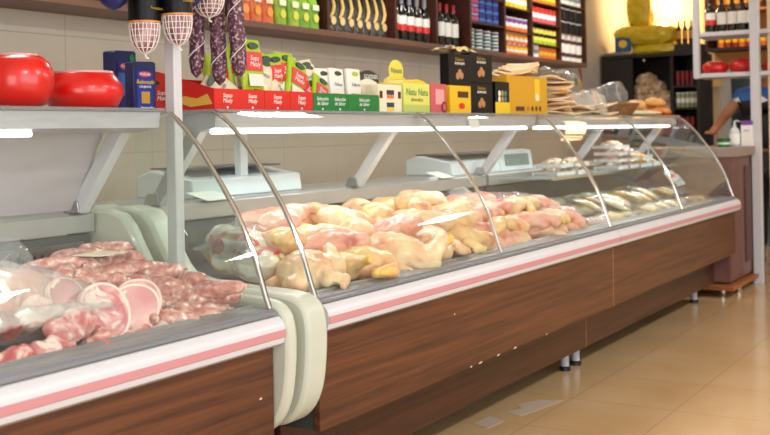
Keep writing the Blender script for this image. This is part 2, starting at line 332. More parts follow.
P=lambda n,mb,b=0: wpart(n,mb,EA,b)
g=MB().box(1.0,2.34,2.565,2.575,.84,.93,STEEL)
for k in range(34): g.box(1.3+k*.03,1.308+k*.03,2.562,2.5655,.855,.905,BLACK)
P('vent_plate',g)
o=P('end_glass',MB().prism([(1.9,.81)]+GP[1:]+[(2.62,1.33),(2.62,1.03),(2.47,1.02),(2.34,.87)],2.386,2.391,GLASS))
EB=case(2.615,5.218,'middle display case heaped with plucked chicken, right of the beige end caps',[2.62,3.925,5.214],[(2.502,2.604)],[2.68,3.92,5.17],kick0=2.62)
o=wpart('end_glass',MB().prism([(1.9,.81)]+GP[1:]+[(2.62,1.33),(2.62,1.03),(2.47,1.02),(2.34,.87)],2.622,2.627,GLASS),EB)
EC=case(5.222,7.77,'far display case with packed cheese and cold cuts, beside the reddish desk',[5.226,6.49,7.765],[(7.765,7.79)] if False else [],[6.49,7.72])
wpart('end_glass',MB().prism([(1.9,.81)]+GP[1:]+[(2.62,1.33),(2.62,.8),(2.0,.78)],7.755,7.761,GLASS),EC)
wpart('side_panel',MB().box(7.745,7.768,1.90,2.66,.14,.78,WOODC),EC)
wpart('inner_shelf',MB().box(5.35,7.70,2.25,2.56,.985,.993,GLASST).box(5.35,7.70,2.245,2.252,.98,.996,CHROME),EC)
# gap trim strip and feet
for E_,xs in ((EB,(2.9,5.19)),(EC,(5.34,7.62)),(EA,(.8,2.3))):
    for x in xs:
        for y in (2.13,2.55):
            ft=wpart('foot',MB().lathe([(.022,.02),(.022,.14)],mat('grey_foot','B9BCC4',.4),M=Matrix.Translation((x,y,0))),E_); 
            wpart('foot_pad',MB().lathe([(.03,0),(.03,.018),(.022,.024)],BLACK,M=Matrix.Translation((x,y,0))),ft)
CHIP=mat('bare_chip','D9C3A4',.6)
for E_,x,z,a in ((EB,3.493,.574,.004),(EA,2.336,.516,.006),(EB,3.62,.3535,.008),(EB,3.70,.3535,.018),(EB,3.86,.3535,.014),(EB,4.02,.3535,.016),(EB,4.35,.3535,.006)):
    wpart('wood_chip',MB().prism([(x-a,z-.002),(x-a*.2,z-.0035),(x+a,z-.001),(x+a*.5,z+.003),(x-a*.5,z+.002)],1.8668,1.8682,CHIP,axis='y'),E_)
wpart('edge_strip',MB().box(5.2145,5.2175,1.866,1.869,.35,.652,mat('pale_edge_strip','A97B5A',.5)),EB); wpart('edge_strip',MB().box(5.2145,5.2175,2.018,2.021,.127,.349,mat('pale_edge_strip','A97B5A',.5)),EB)
for q,(pts,lab) in enumerate((([(4.26,1.96),(4.42,1.93),(4.60,1.90),(4.56,2.0),(4.44,2.06),(4.38,2.01),(4.30,2.05)],'ragged pale patch imitating floor sheen in front of the kick panel'),([(4.02,2.0),(4.16,1.99),(4.20,2.08),(4.06,2.09)],'smaller pale patch imitating floor sheen nearer the camera than the other patch'))):
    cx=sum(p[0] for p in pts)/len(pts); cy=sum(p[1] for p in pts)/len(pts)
    tag(link('floor_sheen_patch',MB().prism([(a-cx,b-cy) for a,b in pts],.0005,.0015,mat('pale_floor_sheen','B9A896',.5),axis='z').mesh('floor_sheen_patch'),None,(cx,cy,0)),lab,'floor sheen')  # thin pale shape imitating reflected sheen on the glossy floor
# white post in the gap between cases
e=wthing('support_post',MB().box(2.46,2.497,2.285,2.325,0,3.0,WHITE),(2.478,2.305,0),'white square post rising between the two left display cases','post',None,.004)

# ================================================================== WALL SHELF
e=empty('wall_shelf',(6.0,3.75,1.84),'long dark wooden shelf unit on the back wall above the counter','shelf')
Zb=1.885
P=lambda n,mb,b=0: wpart(n,mb,e,b)
P('bottom_board',MB().box(1.2,9.455,3.60,3.895,1.84,1.875,SHELFE),.002)
P('back_board',MB().box(1.2,9.455,3.885,3.896,1.875,2.85,SHELFW))
P('top_board',MB().box(1.2,9.455,3.60,3.895,2.85,2.88,SHELFW))
DIV=[2.3,3.42,5.22,6.0,6.56,7.08,7.68,8.21,8.83,9.44]
for x in DIV: P('divider',MB().box(x-.014,x+.014,3.602,3.884,1.875,2.85,SHELFW))
def board(x0,x1,zs):
    for z in zs: P('shelf_board',MB().box(x0+.015,x1-.015,3.605,3.884,z-.012,z,SHELFW))
board(7.08,7.68,[2.085,2.29,2.5]); board(7.68,8.21,[2.065,2.255,2.45]); board(8.21,8.83,[1.992,2.175,2.345,2.5]); board(8.83,9.44,[2.125,2.385,2.6])
board(1.2,2.3,[2.35]); board(2.3,3.42,[2.4]); board(3.42,5.22,[2.4]); board(5.22,6.0,[2.45]); board(6.0,6.56,[2.45]); board(6.56,7.08,[2.45])
# ---- wine bottles
def bottle(key,body,lab,band=None,cap=BLACK,h=.31,r=.037,lab0=.07,lab1=.17):
    s=h/.31
    g=MB().lathe([(r*.9,0),(r,.006),(r,.19*s),(r*.85,.21*s),(r*.45,.235*s),(r*.38,.25*s)],body,24)
    n=MB().lathe([(r*.4,.25*s),(r*.4,.305*s),(r*.42,.307*s),(r*.3,.31*s)],cap,18)
    l=MB().lathe([(r+.0008,lab0*s,lab),(r+.0008,lab1*s,lab)],lab,24,cap=False)
    parts=[('bottle_body',g.mesh('bottle_body')),('capsule',n.mesh('capsule')),('paper_label',l.mesh('paper_label'),None,None)]
    if band: parts.append(('label_band',MB().lathe([(r+.0012,lab0*s),(r+.0012,(lab0+.042)*s)],band,24,cap=False).mesh('label_band')))
    proto(key,parts)
bottle('wineA',BOTG,PAPER,RED,GRY); bottle('wineB',BOTG,PAPER,None,mat('capsule_red','A31522',.3)); bottle('wineC',BOTG,PAPER,None,BLACK)
for i,x in enumerate((6.06,6.165,6.27,6.375,6.48)): spawn('wineA','wine_bottle',(x,3.66,1.876),'%s from left of the shelved wine bottles with white and red labels'%ORD[i],'bottle','red and white labelled wine on the wall shelf',rot=(0,0,i))
for i,x in enumerate((6.70,6.805,6.91)): spawn('wineB','wine_bottle',(x,3.66,1.876),'%s from left of the three red-capped wine bottles on the wall shelf'%ORD[i],'bottle','red-capped wine on the wall shelf',rot=(0,0,i))
# ---- pouches
def pouch(key,c1,c2,c3,w_=.10,h=.26,swoosh=False):
    def fn(u,v):
        ww=w_*(1 if v<.55 else 1-.62*(v-.55)/.45); t=.028*(1-v)**.6+.003; a=u*2*PI
        return (ww/2*math.copysign(abs(math.cos(a))**.7,math.cos(a)),t*math.sin(a)+.003*noise.noise(Vector((math.cos(a)*2,v*6,1))),v*h)
    parts=[('pouch_body',MB().sheet(fn,24,16,c1).mesh('pouch_body'))]
    g=MB().lathe([(.001,0),(.026,.0),(.026,.004),(.001,.004)],c2,14,M=Matrix.Translation((0,-.029,h*.24))@Matrix.Rotation(PI/2,4,'X'),cap=False)
    parts.append(('printed_picture',g.mesh('printed_picture')))
    if swoosh:
        g=MB().tube([(-.03,-.028,h*.3),(-.005,-.03,h*.4),(.012,-.027,h*.55),(.005,-.02,h*.75),(-.01,-.013,h*.93)],[.006,.011,.012,.01,.004],c3,8)
    else: g=MB().box(-w_*.3,w_*.3,-.031,-.026,h*.42,h*.55,c3)
    parts.append(('printed_band',g.mesh('printed_band'))); proto(key,parts)
pouch('pO',mat('orange_pouch','E2793E',.35,c2='D9602A',ns=9),mat('peach_print','F2A24A',.4),mat('light_print','F4DFC2',.4))
pouch('pG',mat('green_pouch','9CBE2E',.35,c2='6FA52A',ns=9),mat('lime_print','D8D85A',.4),mat('pale_green_print','EDF2CC',.4))
pouch('pB',mat('black_pouch','17150F',.25,coat=.3),mat('gold_print_pale','E6C98A',.4),mat('gold_swoosh','D9B56A',.35),.1,.28,True)
for i,x in enumerate((4.47,4.575,4.68)): spawn('pO','drink_pouch',(x,3.655,1.876),'%s from left of the orange stand-up pouches on the wall shelf'%ORD[i],'pouch','orange pouches on the wall shelf')
for i,x in enumerate((4.80,4.92,5.02,5.12)): spawn('pG','drink_pouch',(x,3.655,1.876),'%s from left of the green stand-up pouches on the wall shelf'%ORD[i],'pouch','green pouches on the wall shelf')
for i in range(7): spawn('pB','snack_pouch',(5.30+i*.098,3.655,1.876),'%s from left of the black pouches with a gold swirl on the wall shelf'%ORD[i],'pouch','black and gold pouches on the wall shelf')
# ---- tins and jars
def tin(key,segs,r,h,n=16,lid=None):
    g=MB().lathe([(r,0,segs[0][1])]+sum([[(r,a*h,m),(r,b_*h-.0001,m)] for (a,b_),m in [((s[0][0],s[0][1]),s[1]) for s in segs]],[])+[(r,h,segs[-1][1])],segs[0][1],n)
    parts=[('tin_body',g.mesh('tin_body'))]
    parts.append(('lid',MB().lathe([(r*1.04,h),(r*1.04,h+.008),(r*.9,h+.01)],lid or STEEL,n).mesh('lid'))); proto(key,parts)
def S(*a): # evenly split bands
    n=len(a); return [((i/n,(i+1)/n),m) for i,m in enumerate(a)]
tin('t_purple',S(PUR,PNK,PUR),.038,.055); tin('t_blue',S(BLUE,LBLUE,BLUE),.038,.055,lid=BLUE)
tin('t_green',S(TEAL,PAPER,DBLUE),.034,.042,lid=PAPER); tin('t_yel',S(YEL,PAPER,YEL),.04,.11)
tin('t_jar',S(ORG,PAPER,PUR),.042,.10,lid=mat('jar_lid_white','E9E6E2',.4)); tin('t_org',S(ORG,PAPER,YEL,ORG),.042,.082)
tin('t_pink',S(PNK,PAPER,RED),.04,.12,lid=RED); tin('t_lime',S(LGREEN,LYEL,BLK,LYEL),.04,.12,lid=LYEL)
tin('t_white',S(PAPER,GRY,PAPER),.038,.10,lid=WHITE); tin('t_amber',S(ORG,YEL,ORG),.04,.085,lid=ORG)
tin('t_black',S(BLK,BLK,BLK),.052,.095,lid=WHITE); tin('t_wht2',S(PAPER,BRN,PAPER),.052,.11,lid=PAPER)
tin('t_wht3',S(PAPER,GRY,PAPER),.05,.11,lid=PAPER)
COLN=['first','second','third','fourth','fifth','sixth']
def stack(key,nm,x0,dx,nx,z0,dz,nz,desc,grp):
    for j in range(nz):
        for i in range(nx):
            lab='%s%s, %s from left'%(desc,(', %s row'%ROW[j] if j<nz-1 or nz==1 and False else (', top row' if nz>1 else '')),COLN[i])
            spawn(key,nm,(x0+i*dx,3.66,z0+j*dz),lab,'jar' if 'jar' in nm else 'tin',grp,rot=(0,0,random.uniform(-.5,.5)))
zc=1.876
stack('t_green','food_tin',7.17,.14,4,zc,.053,3,'green and white tin in the left shelf column','green tins at the left')
stack('t_purple','food_tin',7.15,.09,2,2.087,.066,3,'purple tin in the left shelf column','purple tins')
stack('t_blue','food_tin',7.35,.12,3,2.087,.066,3,'blue tin in the left shelf column','blue tins')
stack('t_org','food_tin',7.755,.094,5,zc,.092,2,'orange tin low in the second shelf column','orange tins')
stack('t_jar','food_jar',7.755,.094,5,2.067,.11,1,'orange and purple jar in the second column above the orange tins','orange and purple jars')
stack('t_yel','food_tin',7.755,.094,5,2.257,.11,1,'yellow tin at the top of the second column','yellow tins')
stack('t_white','food_jar',8.28,.09,2,zc,.1,1,'white jar at the bottom of the third column','white jars')
stack('t_amber','food_jar',8.47,.092,4,zc,.1,1,'amber jar at the bottom of the third column','amber jars')
stack('t_lime','food_tin',8.285,.094,6,1.994,.1,1,'lime and black tin in the third column','lime tins')
stack('t_pink','food_tin',8.285,.094,6,2.177,.1,1,'pink and red tin in the third column','pink tins')
stack('t_amber','food_jar',8.285,.094,6,2.347,.1,1,'amber jar at the top of the third column','top amber jars')
stack('t_wht2','food_tin',8.925,.135,4,zc,.118,2,'white brown-banded tin in the right shelf column','white tins')
stack('t_black','food_tin',8.925,.135,4,2.127,.118,2,'white-lidded black tin in the right shelf column','black tins')
stack('t_wht3','food_tin',8.925,.135,4,2.387,.118,1,'white and grey tin at the top of the right-hand column','white and grey tins')
# ================================================================== CONTENTS: SAUSAGES AND PORK (left case)
PORK=mat('fresh_sausage','BC726A',.28,0,.55,c2='DDA89C',c3='F6E6DC',ns=60,sss=.08,coat=.4,bump=.6,bs=70,lo=.38,hi=.58)
def sausage_mesh(i,L,r,bend,sb=0):
    pts=[];rr=[]
    n=16
    for k in range(n+1):
        t=k/n-.5; a=bend*t
        pts.append((L*t,bend*L*.5*(1-4*t*t)*.5,r+sb*math.sin(t*PI)*.01)); q=1-abs(2*t)**5; rr.append(max(.12*r,r*(q**.5)*(1+.05*math.sin(9*t+i))))
    pts=[(pts[0][0]-.006,)+tuple(pts[0][1:])]+pts+[(pts[-1][0]+.006,)+tuple(pts[-1][1:])]; rr=[.0035]+rr+[.0035]
    return MB().tube(pts,rr,PORK,14).mesh('sausage',ang=180)
for i,(L,r,b) in enumerate(((.125,.019,.25),(.115,.0205,.5),(.135,.018,.8),(.10,.021,.1))): proto('sau%d'%i,sausage_mesh(i,L,r,b))
SP=[(2.299,2.46,.902),(2.345,2.449,.898),(2.149,2.408,.897),(2.218,2.408,.889),(2.289,2.408,.881),(2.345,2.381,.876),(2.025,2.349,.889),(2.111,2.349,.878),(2.201,2.349,.867),(2.297,2.349,.856),(2.345,2.323,.852),(2.022,2.291,.867),(2.108,2.291,.856),(2.192,2.291,.846),(2.279,2.291,.835),(2.345,2.291,.826),(1.942,2.232,.856),(2.025,2.232,.845),(2.112,2.232,.834),(2.196,2.232,.823),(2.293,2.232,.81),(2.345,2.249,.838),(2.345,2.185,.817),(2.345,2.108,.822),(2.345,2.131,.8),(2.345,2.047,.805),(2.345,1.985,.815),(2.263,2.165,.783),(2.33,2.07,.778),(2.345,1.99,.79),(2.223,2.089,.768),(2.30,2.035,.755),(2.119,2.03,.775),(2.197,2.014,.76),(2.26,1.99,.75),(2.125,1.985,.75),(2.20,1.985,.745)]
rs=random.Random(5)
SP.sort(key=lambda q:-q[1])
for i,(x,y,z) in enumerate(SP):
    a=rs.uniform(-.7,.7) if x<2.31 else PI/2+rs.uniform(-.45,.45)
    if x>=2.31: x-=rs.choice((0,.0,.03,.05))
    if i%7==3: a+=.9
    where='back left' if y>2.3 and x<2.2 else ('back right' if y>2.3 else ('middle' if y>2.1 else 'front right'))
    spawn('sau%d'%(i%4),'sausage',(x,y,z-.016),'plump pink fresh sausage in the %s of the sausage heap in the left case'%where,'sausage','fresh sausages at the %s of the heap'%where,rot=(0,rs.uniform(-.15,.15),a),scale=1.3)
# lower layer that carries the heap
n_=0
for y in (2.47,2.40,2.33,2.26,2.19,2.12,2.05):
    for x in (1.97,2.09,2.21,2.32):
        if x<2.05 and y<2.15: continue
        zz=.738+(y-1.957)*.15; top=.79+(y-2.0)*.19
        for z in ([zz] if top-zz<.05 else [zz,zz+.036]):
            if z+.04>top: continue
            spawn('sau%d'%(n_%4),'sausage',(x+rs.uniform(-.02,.02),y,z),'pink fresh sausage half buried at the bottom of the heap in the left case','sausage','fresh sausages buried in the heap',rot=(0,0,rs.uniform(-.3,.3))); n_+=1
FAT=mat('pork_fat','F0DCD4',.35,coat=.3,c2='E9C6BE',ns=20,sss=.1)
LEAN=mat('pork_lean','D08084',.3,0,.55,c2='E4ABA6',c3='EBC6BE',ns=9,sss=.15,coat=.35,lo=.4,hi=.62,dist=1.5)
DLEAN=mat('dark_pork','A83A44',.3,0,.55,c2='C4565A',c3='EBB9B2',ns=14,sss=.1,coat=.35,lo=.4,hi=.55,dist=1)
MEATR=mat('marbled_pork','C8606A',.3,0,.55,c2='DC9894',c3='EED2C8',ns=13,sss=.08,coat=.35,lo=.38,hi=.5,dist=2,bump=.4,bs=40)
def chop(key,a,b,t,lean,seed):
    def out(k,s): 
        th=2*PI*k/40; r=1+.10*math.cos(th+.6)+.07*math.cos(2*th+seed)+.03*math.sin(3*th); return (a*s*r*math.cos(th),b*s*r*math.sin(th))
    o=[out(k,1) for k in range(40)]; i=[out(k,.90) for k in range(40)]
    body=MB().prism(o,-t/2,t/2,FAT,axis='y').mesh('pork_chop',ang=60)
    m=MB().prism(i,-t/2-.0025,t/2+.0025,lean,axis='y').mesh('lean_meat')
    proto(key,[('fat_rim',body),('lean_meat',m,[('bone',MB().tube([(-a*.72,-t/2-.002,-b*.1),(-a*.7,-t/2-.004,b*.25),(-a*.5,-t/2-.002,b*.5)],[.004,.006,.004],mat('bone_ivory','EFE3CF',.4),8).mesh('bone'))])])
chop('chopA',.06,.07,.022,LEAN,0); chop('chopB',.062,.074,.04,MEATR,2); chop('chopC',.052,.045,.02,DLEAN,4)
spawn('chopA','pork_chop',(2.015,2.03,.81),'pale pink pork chop with a smooth round face standing on edge','pork chop',rot=(-.25,.25,-.5))
spawn('chopA','pork_chop',(2.085,2.09,.81),'second pork chop tucked behind the smooth round-faced one','pork chop',rot=(-.35,.1,-.5))
spawn('chopB','pork_chop',(1.915,2.04,.815),'thick red and white marbled pork chop left of the smooth round one','pork chop',rot=(-.25,-.2,-.4))
spawn('chopC','pork_chop',(1.852,2.11,.86),'small dark red pork chop standing above the marbled one','pork chop',rot=(-.5,.5,-.35))
lump=[]
for sd,(bl,mm) in enumerate(((((0,0,.03,.07,.05,.035),(.05,.01,.035,.045,.035,.03),(-.05,-.01,.03,.04,.04,.03)),MEATR),(((0,0,.03,.08,.04,.03),(.03,.03,.04,.04,.03,.03)),FAT),(((0,0,.03,.06,.045,.035),(-.04,.02,.03,.035,.03,.03)),DLEAN))):
    proto('lump%d'%sd,organic('meat_piece',bl,[mm],.005,2,.012,26,sd))
for k,(key,x,y,z,rz,sc_,lab) in enumerate((('lump0',1.80,2.02,.765,.3,1.1,'red and white marbled pork piece in front of the marbled chop'),('lump1',1.71,2.06,.80,-.2,1.0,'long pale strip of pork fat lying above the film-wrapped pieces'),
    ('lump2',1.60,1.99,.72,.2,1.0,'dark red chunk of meat at the lower left corner of the case'),('lump0',1.68,1.99,.722,-.3,.95,'pinkish chunk of pork against the steel sill beside the dark one'),('lump1',1.52,2.0,.725,.2,1.0,'whitish fatty chunk at the far left against the sill'),
    ('lump2',1.655,2.07,.795,.9,.9,'brownish red meat slab leaning up at the left of the case'),('lump0',1.86,1.99,.72,.6,.9,'bony pink chunk resting low under the marbled chop'),('lump0',1.99,1.995,.712,-.1,.8,'thin flat pink slice below the round pork chop'),('lump1',2.07,1.99,.715,.1,.75,'thin fatty slice on the sill right of the round pork chop'),
    ('lump0',1.55,2.1,.77,.2,1.1,'large pale pink cut under cloudy film at the left'),('lump1',1.76,2.14,.78,.5,1.1,'pale fat piece between the bagged meat and the chops'),('lump0',1.90,2.16,.77,.1,1.2,'pork piece under the dark chop'),('lump0',1.46,2.02,.74,.2,1.2,'pork piece at the outer left edge of the photo'))):
    spawn(key,'meat_piece',(x,y,z),lab,'meat',rot=(0,rs.uniform(-.2,.2),rz),scale=sc_)
def crumple(nx,ny,sx,sy,h,seed,dome=True,mm=None,amp=.018,fr=14):
    def fn(u,v):
        x=(u-.5)*sx; y=(v-.5)*sy; e=(1-abs(2*u-1)**3)*(1-abs(2*v-1)**3); q=Vector((x*fr+seed,y*fr,seed))
        return (x+amp*.5*noise.noise(q*.7),y+amp*.5*noise.noise(q*.9),(h*e if dome else 0)+amp*noise.noise(q)+amp*.8*abs(noise.noise(q*2.1)))
    o=MB().sheet(fn,nx,ny,mm or FILM); me=o.mesh('film',ang=28); return me
BAGM=mat('bagged_pale_meat','DDB8A8',.35,coat=.3,c2='CF9188',c3='EBD6C8',ns=8,sss=.1,lo=.4,hi=.6,dist=1)
e=empty('bagged_chicken',(1.75,2.24,.80),'clear bag of pale cut meat with a round white sticker at the far left','bagged meat',scale=1.2)
link('bag_contents',organic('bag_contents',((0,0,.04,.13,.10,.07),(-.10,-.05,.04,.10,.08,.06),(.09,-.05,.02,.07,.06,.045),(-.05,.08,.05,.09,.06,.05)),[BAGM],.009,5,.012,14,3),e)
link('film',crumple(34,30,.42,.36,.10,3,True,FILMM,.014,16),e,(-.02,-.01,.015))
st=link('round_sticker',MB().lathe([(.026,0),(.026,.0012)],PAPER,24).mesh('round_sticker'),e,(-.125,-.165,.085),(.8,0,-.35))
link('sticker_print',text_mesh('lb',.026,mat('sticker_blue','5E6E9E',.5)),st,(0,0,.0018)); 
e=tag(link('cloudy_film',crumple(30,20,.46,.17,.05,9,True,FILMM,.012,22),None,(1.69,2.035,.80),(-.45,0,0)),'cloudy plastic film draped over the pork pieces at the lower left','plastic film')
e=tag(link('clear_bag',crumple(20,20,.18,.2,.06,5,True,FILM,.02,20),None,(1.93,2.42,.90),(.7,.2,.2)),'crumpled clear bag standing behind the bagged meat near the vents','plastic bag')
CARD=MB().box(-.088,.088,-.045,.045,0,.0015,CREAM)
tag(link('price_or_reflection_card',CARD.mesh('price_or_reflection_card'),None,(2.20,2.345,.915),(.02,.04,.35)),'blank cream price card lying on top of the sausages','price card')
c2=MB().box(-.085,.085,-.05,.05,0,.0015,PAPER).mesh('price_or_reflection_card')  # white cards imitate ceiling-lamp reflections in the case glass
tag(link('price_or_reflection_card',c2,None,(2.98,2.60,1.035),(.28,0,.10)),'white card imitating a lamp reflection on the ledge right behind the white post','price card')
tag(link('price_or_reflection_card',c2,None,(4.77,2.62,1.035),(.30,0,.05),(.85,1,1)),'white card imitating a lamp reflection on the ledge above the middle of the chicken','price card')
tag(link('price_or_reflection_card',c2,None,(4.46,2.262,1.29),(1.25,0,0),(.6,.45,1)),'small white card imitating a reflection under the top edge by the middle glass rib','price card')
tag(link('card_clip',MB().tube([(-.09,0,.008),(.09,0,.008)],.008,WHITE).mesh('card_clip'),None,(4.71,2.60,1.015)),'white plastic rod on the front of the ledge under the card','clip')
# ================================================================== CHICKEN (middle case)
def yel(c): return 1 if c.x<-.118 or c.x>.162 else 0
W1=((0,0,.06,.10,.075,.058),(.035,0,.072,.072,.06,.05),(-.05,.055,.055,.055,.036,.042),(-.05,-.055,.055,.055,.036,.042),(.105,0,.05,.03,.032,.028))
def whole(k,mats,seed,asym=0,leg=.07):
    b=list(W1)+chain([(-.06,.06,.055),(-.105,.045,leg+.02),(-.14,.032,leg+.03)],[.03,.02,.012])+[(-.145,.03,leg+.031,.015,.014,.014)]
    b+=chain([(-.06,-.06,.055),(-.11,-.05,leg),(-.14,-.04+asym,leg)],[.03,.02,.012])+[(-.145,-.04+asym,leg,.015,.014,.014)]
    b+=chain([(.06,.07,.05),(.01,.10,.035),(.06,.105,.028)],[.021,.015,.010])+chain([(.06,-.07,.05),(.0,-.098,.04),(.05,-.11,.032)],[.021,.015,.010])
    return organic('plucked_chicken',b,mats,.005,2,.0065,26,seed,lambda c:1 if c.x<-.128 else 0)
def quarter(seed,mats):
    b=[(0,0,.035,.075,.058,.034),(-.045,.02,.035,.045,.045,.028),(.03,-.02,.035,.05,.04,.03)]+chain([(.04,0,.036),(.10,.012,.034),(.15,.02,.03)],[.034,.024,.013])+[(.157,.021,.03,.017,.016,.016)]
    return organic('chicken_quarter',b,mats,.0045,2,.006,30,seed,lambda c:1 if c.x>.155 else 0)
def breast(seed,mats):
    b=[(0,0,.032,.085,.055,.034),(.05,.01,.03,.05,.035,.026),(-.05,-.015,.03,.045,.05,.03)]+chain([(.03,.045,.03),(.08,.075,.03),(.03,.09,.025)],[.022,.016,.011])
    return organic('chicken_cut',b,mats,.0045,2,.006,30,seed)
Mx=[[SKINC[0],YFOOT],[SKINC[1],YFOOT],[SKINC[2],YFOOT]]
for k in range(3):
    proto('wh%d'%k,whole(k,Mx[k] if k<2 else Mx[0],k,asym=(0,.05,-.01)[k],leg=(.07,.05,.085)[k])); proto('qt%d'%k,quarter(k+4,Mx[(k+1)%3])); proto('br%d'%k,breast(k+9,Mx[(2*k+1)%3]))
def deckz(y): return .714+(y-1.957)*.139
cnt={'plucked_chicken':0,'chicken_quarter':0,'chicken_cut':0}
def bird(key,x,y,dz,rz,rx=0,ry=0,sc_=1,rowname=''):
    nm={'w':'plucked_chicken','q':'chicken_quarter','b':'chicken_cut'}[key[0]]
    birds.append((rowname,nm,key,x,y,deckz(y)+dz,rz,rx,ry,sc_*(1.36 if key[0]=='w' else 1.22)))
birds=[]
rb=random.Random(11)
x=2.84; i=0
while x<4.02:      # front row: whole birds and legs
    bird('wh%d'%(i%3),x,2.06,-.01,rb.choice((0.2,2.9,-.3,3.3,1.2))+rb.uniform(-.3,.3),rb.uniform(-.35,.2),rb.uniform(-.1,.1),.92+.1*rb.random(),'front row'); x+=.27; i+=1
x=3.10
while x<4.3: bird('wh%d'%(i%3),x,2.245,.02,rb.uniform(0,6.28),rb.uniform(-.5,.5),rb.uniform(-.2,.2),.95+.1*rb.random(),'middle row'); x+=.26; i+=1
x=3.14
while x<4.5: bird('wh%d'%(i%3),x,2.43,.03,rb.choice((.1,3.0,-.4,.6))+rb.uniform(-.3,.3),rb.uniform(-.5,.5),rb.uniform(-.2,.2),.95+.1*rb.random(),'back row'); x+=.28; i+=1
for q,(x,y,dz,rz) in enumerate(((2.90,2.20,.10,.4),(3.08,2.12,.09,2.6),(3.33,2.32,.125,-.5),(3.62,2.30,.125,.5),(3.50,2.12,.10,2.2),(3.78,2.14,.10,-.6),(3.95,2.33,.12,.8),(3.02,2.36,.13,-.3),(4.15,2.38,.125,-.2),(4.0,2.13,.09,.5),(4.22,2.17,.08,-.4))):
    bird(('qt%d' if q%3 else 'br%d')%(q%3),x,y,dz,rz,rb.uniform(-.3,.3),rb.uniform(-.15,.25),1.12,'top layer')
x=4.08
while x<5.08: # pinker quarters and breasts to the right
    for y,dz in ((2.03,.0),(2.06,.05),(2.18,.03),(2.22,.085),(2.36,.07)):
        if y>2.3 and x>4.75: continue
        k=rb.randrange(3); bird(('qt%d' if rb.random()<.55 else 'br%d')%k,x+rb.uniform(-.03,.03),y,dz,rb.uniform(-1,1)+(PI if rb.random()<.4 else 0),rb.uniform(-.5,.5),rb.uniform(-.25,.25),1.05,{2.03:'bottom front row',2.06:'upper front row',2.18:'lower middle row',2.22:'upper middle row',2.36:'rear row'}[y])
    x+=.165
x=4.6
while x<5.0: bird('br2',x,2.45,.08,rb.uniform(-1,1),0,0,1,'rear row'); x+=.15
for rn in sorted(set(b[0] for b in birds)):
    for nm in cnt:
        L=sorted([b for b in birds if b[0]==rn and b[1]==nm],key=lambda b:b[3])
        for k,b in enumerate(L):
            d={'plucked_chicken':'whole plucked chicken','chicken_quarter':'chicken leg quarter','chicken_cut':'chicken breast cut'}[nm]
            spawn(b[2],nm,b[3:6],'%s %s from left in the %s of the poultry case'%(ORD[k],d,rn),'chicken','chicken pieces in the %s'%rn,rot=(b[7],b[8],b[6]),scale=b[9])
# printed bag of chicken at the left end of the case
e=empty('printed_chicken_bag',(2.81,2.32,.775),'plastic chicken bag printed with red and yellow at the left end of the case','bagged chicken')
BAGP=mat('printed_bag_plastic','E6D9C4',.22,coat=.4,c2='E7E2D4',c3='F3F0E6',ns=7,lo=.4,hi=.6,bump=.5,bs=16)
bagme=organic('bag_body',((0,0,.08,.11,.13,.085),(-.03,-.10,.05,.09,.10,.06),(.02,.07,.12,.09,.08,.05),(.08,-.08,.05,.08,.08,.055)),[BAGP,mat('bag_print_red','D2473A',.3),mat('bag_print_yellow','CFA436',.3)],.006,5,.010,16,8,
    lambda c:1 if (noise.noise(Vector((c.x*22,c.y*22,c.z*22+4)))>.12 and c.z>.085 and c.y<.09) else (2 if abs(c.x+.065+.25*(c.y+.02)**1)<.011 and c.z>.02 else 0))
link('bag_body',bagme,e)
link('film',crumple(22,22,.26,.30,.09,12,True,FILM,.014,18),e,(.01,-.02,.09))
# dark meats in film near the joint
PMEAT=mat('dark_red_meat','8E4A50',.3,coat=.3,c2='A86468',c3='D9B3AE',ns=14,sss=.08,lo=.4,hi=.58,dist=1.2)
for sd in range(2): proto('dm%d'%sd,organic('offal_piece',((0,0,.03,.07,.05,.032),(.04,.03,.035,.04,.04,.028),(-.05,-.02,.03,.04,.035,.03)),[PMEAT],.006,4,.008,26,20+sd))
for k,(x,y,z) in enumerate(((4.86,2.42,.86),(5.0,2.38,.865),(5.12,2.40,.86),(4.95,2.28,.84),(5.08,2.24,.82),(5.14,2.13,.78),(4.99,2.14,.80),(5.13,2.03,.74),(4.86,2.32,.855))):
    spawn('dm%d'%(k%2),'dark_meat_piece',(x,y,z),'%s from left of the dark red meat pieces by the case joint'%ORD[[0,3,6,2,5,8,4,7,1][k]],'meat','dark red meat by the case joint',rot=(0,0,k*1.3),scale=1.1)
tag(link('meat_film',crumple(30,24,.36,.30,.05,15,True,FILM,.02,20),None,(5.0,2.27,.87),(.25,0,0)),'crinkled cloudy film over the dark red meat pieces','plastic film')
tag(link('loose_bag',crumple(16,16,.14,.12,.05,17,True,FILMM,.02,20),None,(4.78,2.50,.915),(.7,0,0)),'small crinkled plastic bag at the back behind the last chicken pieces','plastic bag')
